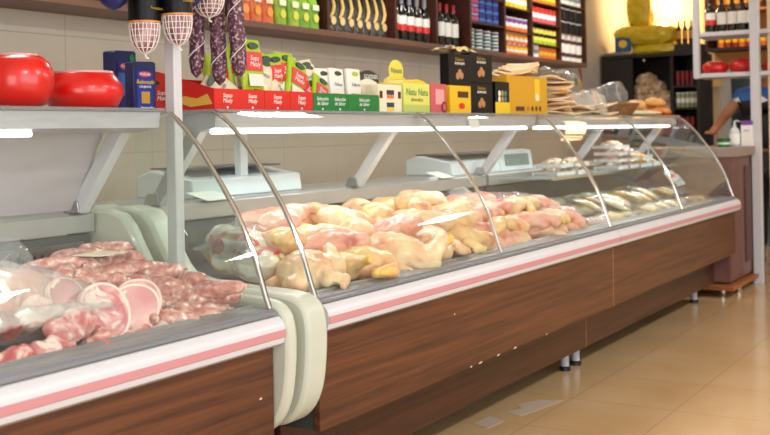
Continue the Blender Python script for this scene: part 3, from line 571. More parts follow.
# ================================================================== CHEESE AND COLD CUTS (far case)
CH1=mat('sliced_cheese','E9C368',.4,coat=.2,c2='F6ECCB',ns=11,lo=.42,hi=.55); CH2=mat('orange_snack','DE8E2C',.45,c2='EBC46A',ns=12); HAM=mat('sliced_ham','C9837F',.35,coat=.2,c2='DDB0A8',ns=8); GRN=mat('pale_green_pack','BBC79B',.4,c2='CBD6B4',ns=6); BRW=mat('brown_cured_meat','6E4632',.4,coat=.2,c2='8E6243',ns=10)
def pack(key,m,w_=.13,d_=.10,h=.035,film=FILM):
    g=organic('pack_contents',((0,0,h*.5,w_*.42,d_*.42,h*.5),(w_*.2,d_*.1,h*.55,w_*.22,d_*.25,h*.45),(-w_*.2,-d_*.1,h*.5,w_*.25,d_*.28,h*.5)),[m],.006,3,.005,30,len(key)+int(w_*100))
    proto(key,[('pack_contents',g),('film',crumple(14,12,w_*1.25,d_*1.3,h*1.05,w_*70,True,film,.010,30),[],None)])
pack('k_cheese',CH1,.2,.16,.045,FILM); pack('k_orange',CH2,.16,.12,.035); pack('k_ham',HAM,.16,.13,.04,FILMM); pack('k_green',GRN,.2,.14,.04,FILMM); pack('k_brown',BRW,.2,.15,.04); pack('k_yel',mat('yellow_peppers','E8CF2C',.3,coat=.3),.14,.11,.045)
items=[('k_cheese','pale cheese pack'),('k_orange','orange snack pack'),('k_green','pale green pack'),('k_ham','pink ham pack'),('k_yel','bright yellow pack'),('k_brown','brown cured meat pack')]
lay=[(5.30,2.42,'k_yel'),(5.32,2.25,'k_ham'),(5.34,2.07,'k_ham'),(5.50,2.05,'k_ham'),(5.50,2.24,'k_ham'),(5.55,2.42,'k_green'),(5.72,2.06,'k_cheese'),(5.74,2.22,'k_cheese'),(5.80,2.42,'k_green'),(5.93,2.06,'k_cheese'),(5.98,2.22,'k_orange'),(6.05,2.40,'k_cheese'),(6.15,2.05,'k_orange'),(6.2,2.22,'k_cheese'),(6.3,2.42,'k_green'),(6.38,2.06,'k_cheese'),(6.42,2.22,'k_green'),(6.6,2.06,'k_cheese'),(6.66,2.24,'k_orange'),(6.55,2.40,'k_brown'),(6.83,2.06,'k_cheese'),(6.88,2.24,'k_brown'),(7.05,2.07,'k_orange'),(7.1,2.25,'k_cheese'),(6.95,2.42,'k_brown'),(7.28,2.06,'k_brown'),(7.33,2.25,'k_cheese'),(7.5,2.07,'k_orange'),(7.56,2.26,'k_brown')]
dn=dict(items); by={}
for x,y,k in sorted(lay): by.setdefault((k,y<2.15),[]).append((x,y))
for (k,fr),L in by.items():
    for i,(x,y) in enumerate(L):
        spawn(k,'food_pack',(x,y,deckz(y)+(.002 if y<2.15 else .03)),'%s %s from left in the %s of the far case floor'%(ORD[i],dn[k],'front' if fr else 'rear'),'food pack','%ss in the far case %s'%(dn[k],'front' if fr else 'rear'),rot=(0,0,rs.uniform(-.4,.4)),scale=1.18)
up=[(6.30,2.17,.82,'k_cheese',.7),(6.55,2.16,.81,'k_orange',-.4),(6.75,2.2,.82,'k_cheese',.2),(7.0,2.16,.81,'k_orange',.5),(5.72,2.20,.81,'k_cheese',.3),(5.86,2.24,.83,'k_orange',.5),(6.02,2.14,.82,'k_cheese',-.2),(5.92,2.1,.80,'k_cheese',.1)]
for i,(x,y,z,k,r) in enumerate(up): spawn(k,'food_pack',(x,y,z),'%s from left of the packs leaning on top of the cheese heap'%ORD[[4,5,6,7,0,1,3,2][i]],'food pack','packs on the cheese heap',rot=(.35,.15,r),scale=(1.35,1.3,.8))
# trays on the inner shelf
TRAY=mat('white_foam_tray','EDEDEB',.5); MUSH=mat('packed_brown_food','C9B49A',.4,c2='94705A',c3='EDE6DA',ns=22,lo=.42,hi=.55)
def foodtray(key,m):
    t=MB().prism([(-.11,.02),(-.09,0),(.09,0),(.11,.02),(.114,.022),(.09,.006),(-.09,.006),(-.114,.022)],-.08,.08,TRAY,axis='y'); t.box(-.11,.11,-.082,-.078,.0,.02,TRAY).box(-.11,.11,.078,.082,0,.02,TRAY)
    proto(key,[('tray',t.mesh('tray')),('tray_food',organic('tray_food',((0,0,.022,.10,.07,.022),(.05,.02,.03,.05,.045,.022),(-.05,-.02,.03,.05,.045,.022)),[m],.006,2,.012,40,7)),('film',crumple(14,12,.23,.17,.026,3.3,True,FILM,.006,30))])
foodtray('ft',MUSH); foodtray('fh',HAM); foodtray('fo',CH2)
k=0
for x,n,ky,dd in ((5.75,2,'ft','pale mushroom'),(6.0,2,'ft','mushroom'),(6.72,4,'ft','brown mushroom'),(6.95,3,'fh','pink ham'),(7.2,2,'fo','orange'),(7.45,1,'ft','lone mushroom')):
    for j in range(n):
        spawn(ky,'food_tray',(x,2.405,.994+j*.044),'%s foam tray, %s of its stack on the inner shelf'%(dd,ROW[j] if j<n-1 else ('top' if n>1 else 'only one')),'food tray','foam trays on the inner shelf',rot=(0,0,rs.uniform(-.12,.12)))
e=empty('sauce_cup',(7.62,2.45,.994),'small white cup with a spoon on the inner shelf','cup')
link('cup',MB().lathe([(.03,0),(.038,.07),(.036,.07),(.028,.005)],WHITE,18).mesh('cup'),e); link('spoon',MB().tube([(0,0,.02),(.02,0,.1),(.04,0,.16)],[.01,.004,.006],WHITE,8).mesh('spoon'),e)
for k,(x,lab) in enumerate(((7.42,'blue and red'),(7.56,'pale blue'))):
    e=empty('flat_label_pack',(x,2.22,.91-.035*k),'%s printed flat pack leaning under the inner shelf end'%lab,'food pack',rot=(.9,0,.1))
    link('pack_body',MB().box(-.13,.13,-.045,.045,0,.014,mat('cool_white_print','D6DEE6',.35)).mesh('pack_body'),e); link('printed_band',MB().box(-.11,.07,-.012,.012,.0145,.0155,RED if k==0 else LBLUE).mesh('printed_band'),e)
# ================================================================== SCALES ON THE REAR LEDGE
SCW=mat('scale_plastic','DDE6EA',.35)
def scale_(x0,x1,y,label,disp=False,pole=False):
    xm=(x0+x1)/2; hw=(x1-x0)/2; e=empty('weighing_scale',(xm,y,1.021),label,'scale')
    bev(link('scale_body',MB().prism([(-.16,0),(-.15,.07),(.06,.105),(.13,.08),(.13,0)],-hw,hw,SCW).mesh('scale_body'),e),.006)
    bev(link('weighing_plate',MB().box(-hw*.85,hw*.8,-.10,.11,.106,.114,mat('dark_weighing_plate','55595E',.3,.5)).mesh('weighing_plate'),e),.003)
    if pole:
        link('display_pole',MB().box(-.0,.045,-.03,.0,.07,.25,SCW).mesh('display_pole'),e,(-.03,-.10,0))
        link('display_head',MB().box(-.06,.10,-.03,.01,.25,.29,SCW).mesh('display_head'),e,(-.03,-.10,0))
    if disp:
        hd=bev(link('display_housing',MB().prism([(-.17,.0),(-.155,.115),(-.10,.125),(-.06,.0)],hw*.15,hw*1.05,SCW).mesh('display_housing'),e),.008)
        link('lcd_screen',MB().prism([(-.1695,.03),(-.1605,.098),(-.157,.098),(-.166,.03)],hw*.27,hw*.93,mat('lcd_grey_green','7F9698',.2,c2='6A8486',ns=30)).mesh('lcd_screen'),hd)
    return e
scale_(2.98,3.66,2.84,'wide pale blue weighing scale seen through the left glass pane',pole=True)
scale_(4.95,5.95,2.80,'white weighing scale with a grey display facing the aisle',disp=True)
# ================================================================== ON TOP OF THE CASES
ZT=1.342
def wheel(prof,x,y,z,label,lidr,sc_=1,top=True):
    e=empty('cheese_wheel',(x,y,z),label,'cheese',rot=(0,0,.3),scale=sc_)
    link('wax_rind',MB().lathe(prof,REDW,48).mesh('wax_rind',ang=60),e)
    h=prof[-1][1]
    if top: link('plastic_cover',MB().lathe([(lidr,h-.004),(lidr*.98,h+.002),(lidr*.5,h+.004),(.004,h+.003)],mat('pinkish_plastic_cover','D9A5A5',.2,coat=.5),40).mesh('plastic_cover'),e)
    return e
wheel([(.055,0),(.078,.010),(.095,.035),(.102,.07),(.100,.10),(.088,.13),(.066,.146),(.02,.150)],2.00,2.45,ZT,'tall round red waxed cheese at the far left of the counter top',.06)
wheel([(.08,0),(.095,.008),(.108,.032),(.113,.052),(.106,.072),(.088,.098),(.08,.104),(.02,.105)],2.262,2.47,ZT,'flat red waxed cheese wheel left of the blue boxes',.085,1.07)
def blue_box(x,y,w_,h,d_,rz,label,big):
    e=empty('breadcrumb_box',(x,y,ZT),label,'box',rot=(0,0,rz))
    bev(link('carton',MB().prism([(-w_/2,0),(w_/2,0),(w_/2,h*.97),(w_/2-.01,h),(-w_/2+.01,h*.985),(-w_/2,h*.96)],-d_/2,d_/2,DBLUE,axis='y').mesh('carton'),e),.002)
    f=-d_/2-.001
    link('front_panel',MB().box(-w_*.36,w_*.36,f,f+.0005,h*.05,h*.80,BLUE).mesh('front_panel'),e)
    o=[(w_*.27*math.cos(t),h*.73+h*.055*math.sin(t)) for t in [2*PI*k/24 for k in range(24)]]
    lg=link('red_logo',MB().prism(o,f-.0012,f-.0004,PNK,axis='y').mesh('red_logo'),e)
    link('logo_text',text_mesh('Preferido',w_*.12,PAPER),lg,(0,f-.002,h*.73),(PI/2,0,0))
    if big:
        text('print_text','Rebozado',w_*.2,YEL,e,(0,f-.0012,h*.57),shear=.3); text('print_text','CRUJIENTE',w_*.11,PAPER,e,(0,f-.0012,h*.47))
        link('food_picture',MB().box(-w_*.17,w_*.2,f-.0012,f-.0004,h*.13,h*.37,GOLD).mesh('food_picture'),e)
        text('print_text','Peso neto 500 g',w_*.09,PAPER,e,(.008,f-.0012,h*.045))
    else:
        link('green_leaf_mark',MB().lathe([(.001,0),(.012,0)],GREEN,10,M=Matrix.Translation((w_*.28,f-.001,h*.88))@Matrix.Rotation(PI/2,4,'X'),cap=False).mesh('green_leaf_mark'),e)
        link('pale_panel',MB().box(-w_*.38,w_*.2,f-.0011,f-.0004,h*.25,h*.62,LBLUE).mesh('pale_panel'),e)
blue_box(2.525,2.585,.105,.20,.05,.08,'taller dark blue carton behind the flat red cheese',False)
blue_box(2.482,2.45,.095,.155,.04,-.05,'smaller dark blue carton with yellow lettering beside the white post',True)
# display trays and their packets
def leaflogo(w_): return [(w_*math.cos(t)*(1+.15*math.cos(t)),w_*.42*math.sin(t)) for t in [2*PI*k/20 for k in range(20)]]
def packet(key,w_,h,base,mid,txt,tm,leafm,pic=None,stiff=False):
    def fn(u,v):
        a=2*PI*u; t=(.004+.011*(math.sin(PI*min(1,max(0,v)))**.6)) if not stiff else .012
        return (w_/2*math.copysign(abs(math.cos(a))**(.5 if not stiff else .35),math.cos(a)),t*math.copysign(abs(math.sin(a))**.7,math.sin(a)),v*h)
    pr=[('packet_body',MB().sheet(fn,24,10,base).mesh('packet_body',ang=50))]
    f=-.0165 if not stiff else -.0130
    if mid: pr.append(('printed_panel',MB().box(-w_*.38,w_*.38,f,f+.001,h*.36,h*.74,mid).mesh('printed_panel')))
    tm_=text_mesh(txt,w_*.21,tm,shear=.25); tm_.transform(Matrix.Translation((0,f-.001,h*.55))@Matrix.Rotation(PI/2,4,'X')); pr.append(('print_text',tm_))
    pr.append(('leaf_logo',MB().prism([(a,b+h*.86) for a,b in leaflogo(w_*.24)],f-.0005,f+.004,leafm,axis='y').mesh('leaf_logo')))
    pr.append(('picture',MB().box(-w_*.34,w_*.34,f-.0003,f+.001,h*.06,h*.30,pic or CREAM).mesh('picture')))
    proto(key,pr)
SOUP='Sopa\nde Maíz'
packet('p_soup',.10,.15,LGREEN,RED,'Sopa\nMealy',PAPER,mat('leaf_dark_green','123D24',.35),mat('pale_print','E9E6D8',.4))
packet('p_pale',.10,.14,mat('pale_cream_packet','E6DDC0',.4),None,'Pasta',GRY,mat('leaf_dark_green','123D24',.35),CH1)
packet('p_white',.088,.135,mat('off_white_packet','EFEAE0',.4),None,'Fideos',GRY,mat('leaf_dark_green','123D24',.35),CH1,True)
packet('p_white2',.088,.135,mat('off_white_packet','EFEAE0',.4),None,'Tallarín',GRY,LGREEN,mat('tan_print','B98A54',.4),True)
LT='Sopas\nMealy'; GT='Selección\nde Sabor'
def dtray(x0,x1,dep,hf,hb,m,label,txt,nt,side=False,grp=None):
    e=empty('display_tray',((x0+x1)/2,2.35+dep/2,ZT),label,'display tray',grp); w_=x1-x0; t=.002; d=dep/2
    wl=MB().box(-w_/2,w_/2,-d,d,0,t,m).box(-w_/2,w_/2,-d,-d+t,t,hf,m).box(-w_/2,w_/2,d-t,d,t,hb*.8,m)
    wl.prism([(-d+t,t),(d-t,t),(d-t,hb),(-d+t,hf)],-w_/2,-w_/2+t,m).prism([(-d+t,t),(d-t,t),(d-t,hb*.8),(-d+t,hf)],w_/2-t,w_/2,m)
    link('tray_body',wl.mesh('tray_body'),e)
    for k in range(nt):
        xx=-w_/2+w_*(k+.5)/nt; text('tray_text',txt,.021,PAPER,e,(xx,-d-.0008,hf*.56),shear=.25)
        link('white_arrow',MB().prism([(xx-.007,.012),(xx+.007,.012),(xx,.003)],-d-.001,-d-.0002,PAPER,axis='y').mesh('white_arrow'),e)
    if side:
        sp=link('side_print',MB().add([(-w_/2-.0008,-d*.9+.03*k*(1),.012+.012*((k*7)%4)) for k in range(1)],[],YEL).mesh('side_print') if False else MB().prism([(-d*.95,.02),(-d*.3,.012),(d*.1,.03),(-d*.1,.05),(-d*.5,.04),(-d*.8,.055)],-w_/2-.001,-w_/2-.0002,mat('pasta_print','E8B548',.4)).mesh('side_print'),e)
        link('side_leaf',MB().prism([(a*1.6+d*.75,b*1.6+.10) for a,b in leaflogo(.012)],-w_/2-.001,-w_/2-.0002,mat('leaf_dark_green','123D24',.35)).mesh('side_leaf'),e)
        text('tray_text',LT,.022,PAPER,e,(-w_/2-.001,d*.55,.055),(PI/2,0,-PI/2),.2)
    return e
dtray(2.722,2.992,.30,.072,.15,RED,'widest red soup display tray, leftmost, beside the white post',LT,2,True)
dtray(2.994,3.142,.22,.072,.085,RED,'middle red soup display tray of the three',LT,1)
dtray(3.144,3.288,.22,.072,.085,RED,'right-hand red soup display tray next to the green ones',LT,1)
dtray(3.292,3.53,.20,.07,.08,GREEN,'left green display tray holding white packets',GT,2)
dtray(3.532,3.765,.20,.07,.08,GREEN,'right green display tray below the dark curved sign',GT,1)
def pk(key,x,y,z,ry,rx,label,sc_=1):
    y=min(y,2.45); x*=y/2.35; sc_*=1.13 if 'white' not in key else 1.08; spawn(key,'soup_packet' if 'white' not in key else 'pasta_packet',(x,y,ZT+z),label,'packet','packets standing in the display trays',rot=(rx,ry,rs.uniform(-.08,.08)),scale=sc_)
pk('p_soup',2.93,2.40,.075,.0,-.12,'tall lime and red soup packet standing upright in the widest red tray',1.08)
pk('p_soup',2.99,2.475,.05,.12,-.1,'lime soup packet half hidden behind the tall one')
pk('p_soup',2.79,2.46,.04,-.05,-.5,'red and lime soup packet leaning back at the left end')
pk('p_soup',2.74,2.53,.03,.15,-.2,'lime packet at the very back of the widest red tray')
pk('p_pale',2.84,2.42,.02,-.9,-.3,'pale packet lying slanted in the left of the widest red tray')
pk('p_pale',3.05,2.42,.015,.7,-.3,'pale cream packet slanting in the middle red tray')
pk('p_soup',3.125,2.45,.06,.05,-.15,'upright lime and red soup packet in the middle red tray')
pk('p_soup',3.07,2.5,.05,-.1,-.1,'soup packet peeking behind at the left of the middle red tray')
pk('p_soup',3.21,2.41,.01,.85,-.25,'soup packet tipped strongly to the right in the right-hand red tray')
pk('p_pale',3.25,2.50,.04,.1,-.15,'cream packet standing at the back of the right-hand red tray')
pk('p_pale',3.17,2.50,.05,-.1,-.15,'cream packet at the back left of the right-hand red tray')
pk('p_soup',3.32,2.41,.0,.4,-.2,'lime packet at the left end of the left green tray',.9)
pk('p_white',3.36,2.48,.03,0,-.1,'white packet half hidden at the left back of the green trays')
pk('p_white',3.45,2.43,.032,.05,-.1,'white packet with dark green leaf logo in the left green tray',1.0)
pk('p_white2',3.575,2.43,.032,.03,-.1,'white packet with lime leaf logo in the right green tray',1.02)
pk('p_soup',2.86,2.45,.075,-.1,-.12,'lime and red packet standing just left of the tall one')
pk('p_pale',2.97,2.43,.05,.3,-.2,'pale packet right behind the tall soup packet')
pk('p_soup',3.17,2.42,.04,.35,-.2,'tilted soup packet between the middle and right-hand red trays')
pk('p_pale',3.28,2.44,.05,-.15,-.2,'cream packet just left of the white packets')
e=empty('cocoa_card',(3.79,2.44,ZT+.003),'white card with a brown diagonal band in the right green tray','card',rot=(-.12,0,0))
link('card_panel',MB().box(-.055,.065,-.0,.003,0,.115,PAPER).mesh('card_panel'),e); link('brown_band',MB().prism([(-.05,.07),(-.05,.09),(.05,.055),(.05,.03)],-.001,-.0002,mat('tan_brown','A0683E',.5),axis='y').mesh('brown_band'),e)
e=empty('curved_sign',(3.87,2.47,ZT),'dark curved header sign with pale lettering behind the green trays','sign')
arc=[(-.085+.17*k/16,.155+.02*math.sin(PI*k/16)) for k in range(17)]; arc+=[(b[0],b[1]-.035-.0*b[0]) for b in arc[::-1]]
link('sign_panel',MB().prism(arc,0,.004,mat('sign_dark','35302E',.4),axis='y').mesh('sign_panel'),e,(0,0,.01)); link('sign_stand',MB().box(-.08,.08,.004,.03,0,.15,CREAM).mesh('sign_stand'),e); text('sign_text','GOODIES',.026,PAPER,e,(0.02,-.001,.157))
def box_(name,x0,x1,h,y0,dep,m,label,z=ZT,rz=0,cat_='box'):
    e=empty(name,((x0+x1)/2,y0+dep/2,z),label,cat_,rot=(0,0,rz)); e['w']=x1-x0
    bev(link('carton',MB().box(-(x1-x0)/2,(x1-x0)/2,-dep/2,dep/2,0,h,m).mesh('carton'),e),.0015); del e['w']; return e
def disc(e,nm,x,y,z,r,m,n=20,sq=1): return link(nm,MB().prism([(r*math.cos(2*PI*k/n)+x,r*sq*math.sin(2*PI*k/n)+z) for k in range(n)],y-.001,y-.0002,m,axis='y').mesh(nm),e)
def plq(e,nm,x0,x1,z0,z1,y,m): return link(nm,MB().box(x0,x1,y-.001,y-.0002,z0,z1,m).mesh(nm),e)
e=box_('snack_display',3.775,3.965,.118,2.36,.10,mat('cream_carton','EFE3C6',.5),'cream snack display box with dark and orange badges',rz=0)
for a,b in ((0,.075),(0,.022)): 
    plq(e,'dark_badge',a-.03,a+.03,b,b+.02,-.05,mat('badge_dark','26324A',.4)); plq(e,'orange_badge',a-.028,a+.028,b-.016,b-.001,-.05,YEL if b<.05 else ORG)
for a in (-.075,.075): plq(e,'dark_badge',a-.012,a+.012,.06,.09,-.05,BRN)
e=empty('round_header_display',(4.14,2.49,ZT),'lime display with a round header reading Natura','display')
hd=[(.062*math.cos(t),.195+.05*math.sin(t)) for t in [-.5+ (PI+1.0)*k/20 for k in range(21)]]
link('header_card',MB().prism([(-.10,.11)]+[(-.10,.15)]+hd[::-1]+[(.10,.15),(.10,.11)],0,.004,LYEL,axis='y').mesh('header_card'),e); text('header_text','Natura',.034,mat('natura_green','2F7A55',.4),e,(0,-.001,.195))
link('carton',MB().prism([(-.1,0),(.1,0),(.1,.11),(-.1,.14)],.004,.10,LYEL,axis='y').mesh('carton'),e)
e=box_('snack_display',3.975,4.205,.13,2.355,.12,mat('pale_lime_carton','DDE06E',.5),'pale lime display box with Natu Natu lettering')
for a in (-.05,.055): 
    text('box_text','Natu',.044,mat('natura_green','2F7A55',.4),e,(a,-.0608,.09)); 
text('box_text','almendras',.026,mat('nut_brown','A06A22',.4),e,(0,-.0608,.058))
plq(e,'green_base_band',-.113,.113,.002,.035,-.06,mat('soft_green_band','BCCB66',.5))
link('yellow_packets',MB().prism([(-.11,.13),(-.08,.145),(-.03,.14),(.02,.15),(.08,.142),(.11,.13)],-.05,.05,YEL,axis='y').mesh('yellow_packets'),e)
e=box_('coffee_box',4.222,4.375,.135,2.36,.10,mat('rose_carton','CF5A60',.45),'rose red box between the lime display and the yellow box')
plq(e,'printed_leaves',-.03,.05,.04,.11,-.05,mat('pale_rose','E9A6A4',.4)); disc(e,'round_print',.05,-.0508,.028,.026,BRN); disc(e,'round_print_centre',.05,-.0518,.028,.017,PNK)
e=box_('coffee_box',4.40,4.615,.132,2.355,.12,mat('warm_yellow_carton','F0BE12',.45),'bright yellow box under the black gift box')
plq(e,'dark_print',-.03,.08,.075,.105,-.06,BRN); disc(e,'red_oval',.01,-.0608,.035,.03,RED,sq=.5)
def black_box(x0,x1,z,label,h):
    e=box_('gift_box',x0,x1,h,2.36,.05,BLK,label,z,-.06); w_=x1-x0; 
    for a,b in ((-.02,.045),(.015,.048),(-.002,.062)): disc(e,'nut_print',a,-.0250-.0004*(a>0)-.0008*(a==-.002),b,.017,mat('hazelnut','B98352',.4))
    text('box_text','Delicato',.024,GOLD,e,(0,-.0258,h*.83)); text('box_text','BOMBONES',.017,PAPER,e,(0,-.0258,h*.70)); return e
black_box(4.415,4.615,ZT+.133,'black gift box on top of the bright yellow box',.15)
black_box(4.635,4.855,ZT,'lower black gift box of the stacked pair on the right',.152); black_box(4.635,4.855,ZT+.153,'upper black gift box of the stacked pair on the right',.145)
tag(link('loose_wrappers',crumple(14,10,.30,.10,.02,31,True,mat('brown_wrapper','6A4326',.4,c2='E8D48A',ns=9,lo=.5,hi=.55),.02,18),None,(4.56,2.42,ZT+.30)),'crumpled brown and cream wrappers on top of the black gift boxes','wrapper')
e=box_('snack_display',4.88,5.045,.165,2.35,.10,BLK,'narrow black and yellow carton left of the large ochre box')
plq(e,'yellow_base',-.087,.087,.002,.06,-.05,YEL)
for k in range(6): disc(e,'nut_print',-.05+.035*(k%3)+.01,-.0508-.0003*k,.075+.03*(k//3),.015,(CREAM,GOLD,TEAL)[k%3])
e=box_('ochre_carton',5.06,5.59,.208,2.37,.13,OCH,'large plain ochre carton with a row of small brown marks')
plq(e,'printed_mark',-.16,-.05,.018,.042,-.065,BRN)
for a in (-.0,.055,.11,.16): disc(e,'printed_mark',a,-.0658,.032,.014,BRN if a else mat('ochre_mark','B07A10',.5))
plq(e,'yellow_print',.09,.16,.075,.195,-.065,YEL); disc(e,'nut_print',.12,-.0665,.095,.022,CREAM)
# flat breads
FB=mat('flat_bread','EFC187',.6,c2='FBE8C4',c3='F0B070',ns=7,lo=.4,hi=.62,bump=.2,bs=20)
def flat(key,rx,ry,t,seed,curl=.02):
    def fn(u,v):
        r=.02+.98*v; a=2*PI*u; x=rx*r*math.cos(a)*(1+.06*noise.noise(Vector((math.cos(a)*2,math.sin(a)*2,seed)))); y=ry*r*math.sin(a)
        return (x,y,t+curl*r*r*noise.noise(Vector((x*12,y*12,seed)))+curl*.6*math.cos(2*a+seed)*r*r)
    g=MB(); g.sheet(lambda u,v:fn(u,v),36,8,FB); me=g.mesh('flatbread',ang=80); proto(key,me)
flat('fb0',.15,.11,.006,1,.012); flat('fb1',.14,.10,.006,5,.018); flat('fbo',.23,.10,.006,9,.012)
for k_ in ('fb0','fb1','fbo'):
    m=PROTO[k_]; o=bpy.data.objects.new('t',m); COL.objects.link(o); sd=o.modifiers.new('s','SOLIDIFY'); sd.thickness=.007; dg=bpy.context.evaluated_depsgraph_get(); PROTO[k_]=bpy.data.meshes.new_from_object(o.evaluated_get(dg)); bpy.data.objects.remove(o,do_unlink=True)
for k in range(4): spawn('fbo','flatbread',(5.28+.03*k,2.43,ZT+.215+k*.013),'wide flatbread lying over the ochre carton, %s of four'%('lowest','second','third','topmost')[k],'bread','flatbreads on the ochre carton',rot=(0,-.12*(k==3)-.05,.1*k))
for k in range(10): spawn('fb%d'%(k%2),'flatbread',(5.80+.012*(k%3)+.006*(9-k),2.45,ZT+.006+k*.022),'%s flatbread from the bottom of the curled stack right of the carton'%ORD[k],'bread','curled flatbread stack',rot=(.06*(k%2),.05,k*.7))
tag(link('bread_film',crumple(24,20,.30,.24,.05,41,True,FILM,.03,14),None,(5.93,2.42,ZT+.19),(.2,.45,0)),'clear film hanging over the curled flatbread stack','plastic film')
for k in range(3): spawn('fbo','flatbread',(6.28+.2*k,2.44+.02*(k%2),ZT+.008+.01*(k%2)),'%s from left of the pale flatbreads laid in a row on the counter'%ORD[k],'bread','pale flatbreads in a row',rot=(0,0,.2*k))
for k in range(3): spawn('fb1','flatbread',(6.30+.2*k,2.48,ZT+.035+.012*k),'%s from left of the upper flatbreads in film on the counter'%ORD[k],'bread','upper flatbreads in a row',rot=(0,.05,.5*k),scale=1.1)
tag(link('crisp_bag',crumple(22,22,.42,.22,.09,51,True,FILMM,.04,14),None,(6.32,2.42,ZT+.05),(.35,0,.1)),'crinkled clear bag of wraps right of the flatbread stack','plastic bag')
tag(link('crisp_bag',crumple(22,22,.5,.2,.16,55,True,FILM,.06,12),None,(6.78,2.50,ZT+.08),(.9,0,0)),'large shiny crinkled film bag sticking up behind the wicker basket','plastic bag')
spawn('fb0','wrap_slice',(6.68,2.47,ZT+.09),'pale folded wrap leaning upright above the wicker basket','bread',None,rot=(.9,.3,.3),scale=.8)
e=empty('wicker_basket',(6.90,2.40,ZT+.002),'small brown wicker basket near the middle of the bread display','basket')
WK=mat('wicker','9A6A32',.6,c2='74481E',ns=30)
g=MB()
for k in range(6): 
    r=.085+.010*k; g.tube([(r*1.25*math.cos(2*PI*j/28),r*.8*math.sin(2*PI*j/28),.004+k*.012+.002*(j%2)) for j in range(29)],.006,WK,6)
g.lathe([(.001,.0),(.08,.0),(.085,.003)],WK,20,cap=False)
link('basket_weave',g.mesh('basket_weave'),e); link('rim',MB().tube([(.143*1.25*math.cos(2*PI*j/28),.143*.8*math.sin(2*PI*j/28),.076) for j in range(29)],.008,WK,8).mesh('rim'),e)
CRUST=mat('bread_crust','D99A4E',.5,c2='E8B878',c3='C47A32',ns=7,lo=.4,hi=.62,coat=.1); 
def loaf(x,y,z,a,b,c,label,rz=0,m=CRUST,nm='bread_loaf'):
    o=link(nm,organic(nm,((0,0,c,a,b,c),(a*.4,0,c*1.05,a*.45,b*.9,c*.9),(-a*.4,0,c,a*.45,b*.92,c*.95)),[m],max(.007,a/28),3,.006,14,int(x*10)),None,(x,y,z),(0,0,rz)); return tag(o,label,'bread')
PALE=mat('pale_dough_bread','E6D6A6',.6,c2='EFE3C0',ns=7)
loaf(7.20,2.41,ZT,.15,.085,.02,'flat pale bread right of the wicker basket',m=PALE); loaf(7.48,2.40,ZT,.17,.09,.022,'flat pale bread touching the orange pastry',m=PALE)
loaf(7.36,2.45,ZT+.042,.13,.07,.038,'short golden roll on top of the pale breads',.5)
e=empty('pastry_tray',(8.0,2.42,ZT),'long orange brown filled pastry on a thin board at the right end','pastry'); e.location=(7.64,2.39,ZT)
link('board',MB().box(-.25,.27,-.10,.10,0,.006,mat('kraft_board','C98B4A',.6)).mesh('board'),e)
link('pastry',organic('pastry',((0,0,.03,.23,.085,.03),(.1,0,.03,.13,.08,.032)),[mat('orange_pastry','C9691E',.4,c2='E08A36',c3='A84A14',ns=12,coat=.2)],.009,2,.012,24,2),e,(0.01,0,.004))
loaf(7.66,2.40,ZT+.066,.21,.055,.034,'long golden loaf lying on the orange pastry',.0)
# hanging cured sausages
SALM=mat('salami_skin','4A2030',.5,c2='6E4454',c3='BFA2AC',ns=95,lo=.42,hi=.55,bump=.4,bs=50); NETM=mat('white_netting','E9E2DC',.6); HAMM=mat('netted_sausage_skin','7A4452',.4,c2='A87882',c3='C9A4A8',ns=22,coat=.2,lo=.4,hi=.6)
e=empty('hanging_rail',(2.9,2.34,1.95),'steel rail above the counter from which the cured sausages hang','rail')
wpart('rail_tube',MB().tube([(1.95,2.30,1.95),(3.6,2.30,1.95)],.012,CHROME),e); wpart('rail_bracket',MB().tube([(2.1,2.30,1.95),(2.1,2.30,3.0)],.008,CHROME),e); wpart('rail_bracket',MB().tube([(3.5,2.30,1.95),(3.5,2.30,3.0)],.008,CHROME),e)
def netted(x,y,z0,r,H_,label,band=True,tilt=(0,0,0)):
    e=empty('netted_sausage',(x,y,z0),label,'cured sausage',rot=tilt)
    def R(v): return r*max(.08,(1-(1-min(1,v/.35))**2.4)**.5 if v<.35 else (1-.1*(v-.35)))
    link('meat_body',MB().lathe([(R(k/16)*.97,H_*k/16) for k in range(17)],HAMM,24).mesh('meat_body',ang=180),e)
    g=MB(); n=12
    for s in (1,-1):
        for k in range(n):
            g.tube([(R(j/20)*1.02*math.cos(2*PI*k/n+s*.5*j/20),R(j/20)*1.02*math.sin(2*PI*k/n+s*.5*j/20),H_*j/20) for j in range(21)],.0016,NETM,5)
    for j in range(1,15):
        v=j/15; g.tube([(R(v)*1.02*math.cos(2*PI*k/20),R(v)*1.02*math.sin(2*PI*k/20),H_*v) for k in range(21)],.0014,NETM,5)
    link('netting',g.mesh('netting'),e); link('clip_end',MB().tube([(0,0,0),(.004,0,-.01),(.014,0,-.012)],.003,NETM,6).mesh('clip_end'),e)
    if band:
        sl=link('black_sleeve',MB().lathe([(r*1.07,H_*.36),(r*1.05,H_*1.0)],BLK,28,cap=False).mesh('black_sleeve'),e)
        link('orange_trim',MB().lathe([(r*1.08,H_*.345),(r*1.08,H_*.365)],mat('orange_trim','E08A34',.4),28,cap=False).mesh('orange_trim'),sl)
        link('sleeve_text',text_mesh('Premium',.014,GOLD),sl,(-.0,-r*1.10,H_*.50),(PI/2,0,0))
    link('cord',MB().tube([(0,0,H_*.99),(0,0,1.955-z0)],.0025,NETM,6).mesh('cord'),e)
    return e
netted(2.352,2.30,1.505,.046,.27,'netted sausage with a black sleeve hanging left of the white post')
netted(2.428,2.235,1.530,.045,.27,'netted sausage with a black sleeve hanging in front of the post',tilt=(0,-.04,0))
netted(2.645,2.30,1.640,.050,.20,'short netted sausage without sleeve hanging right of the post',False)
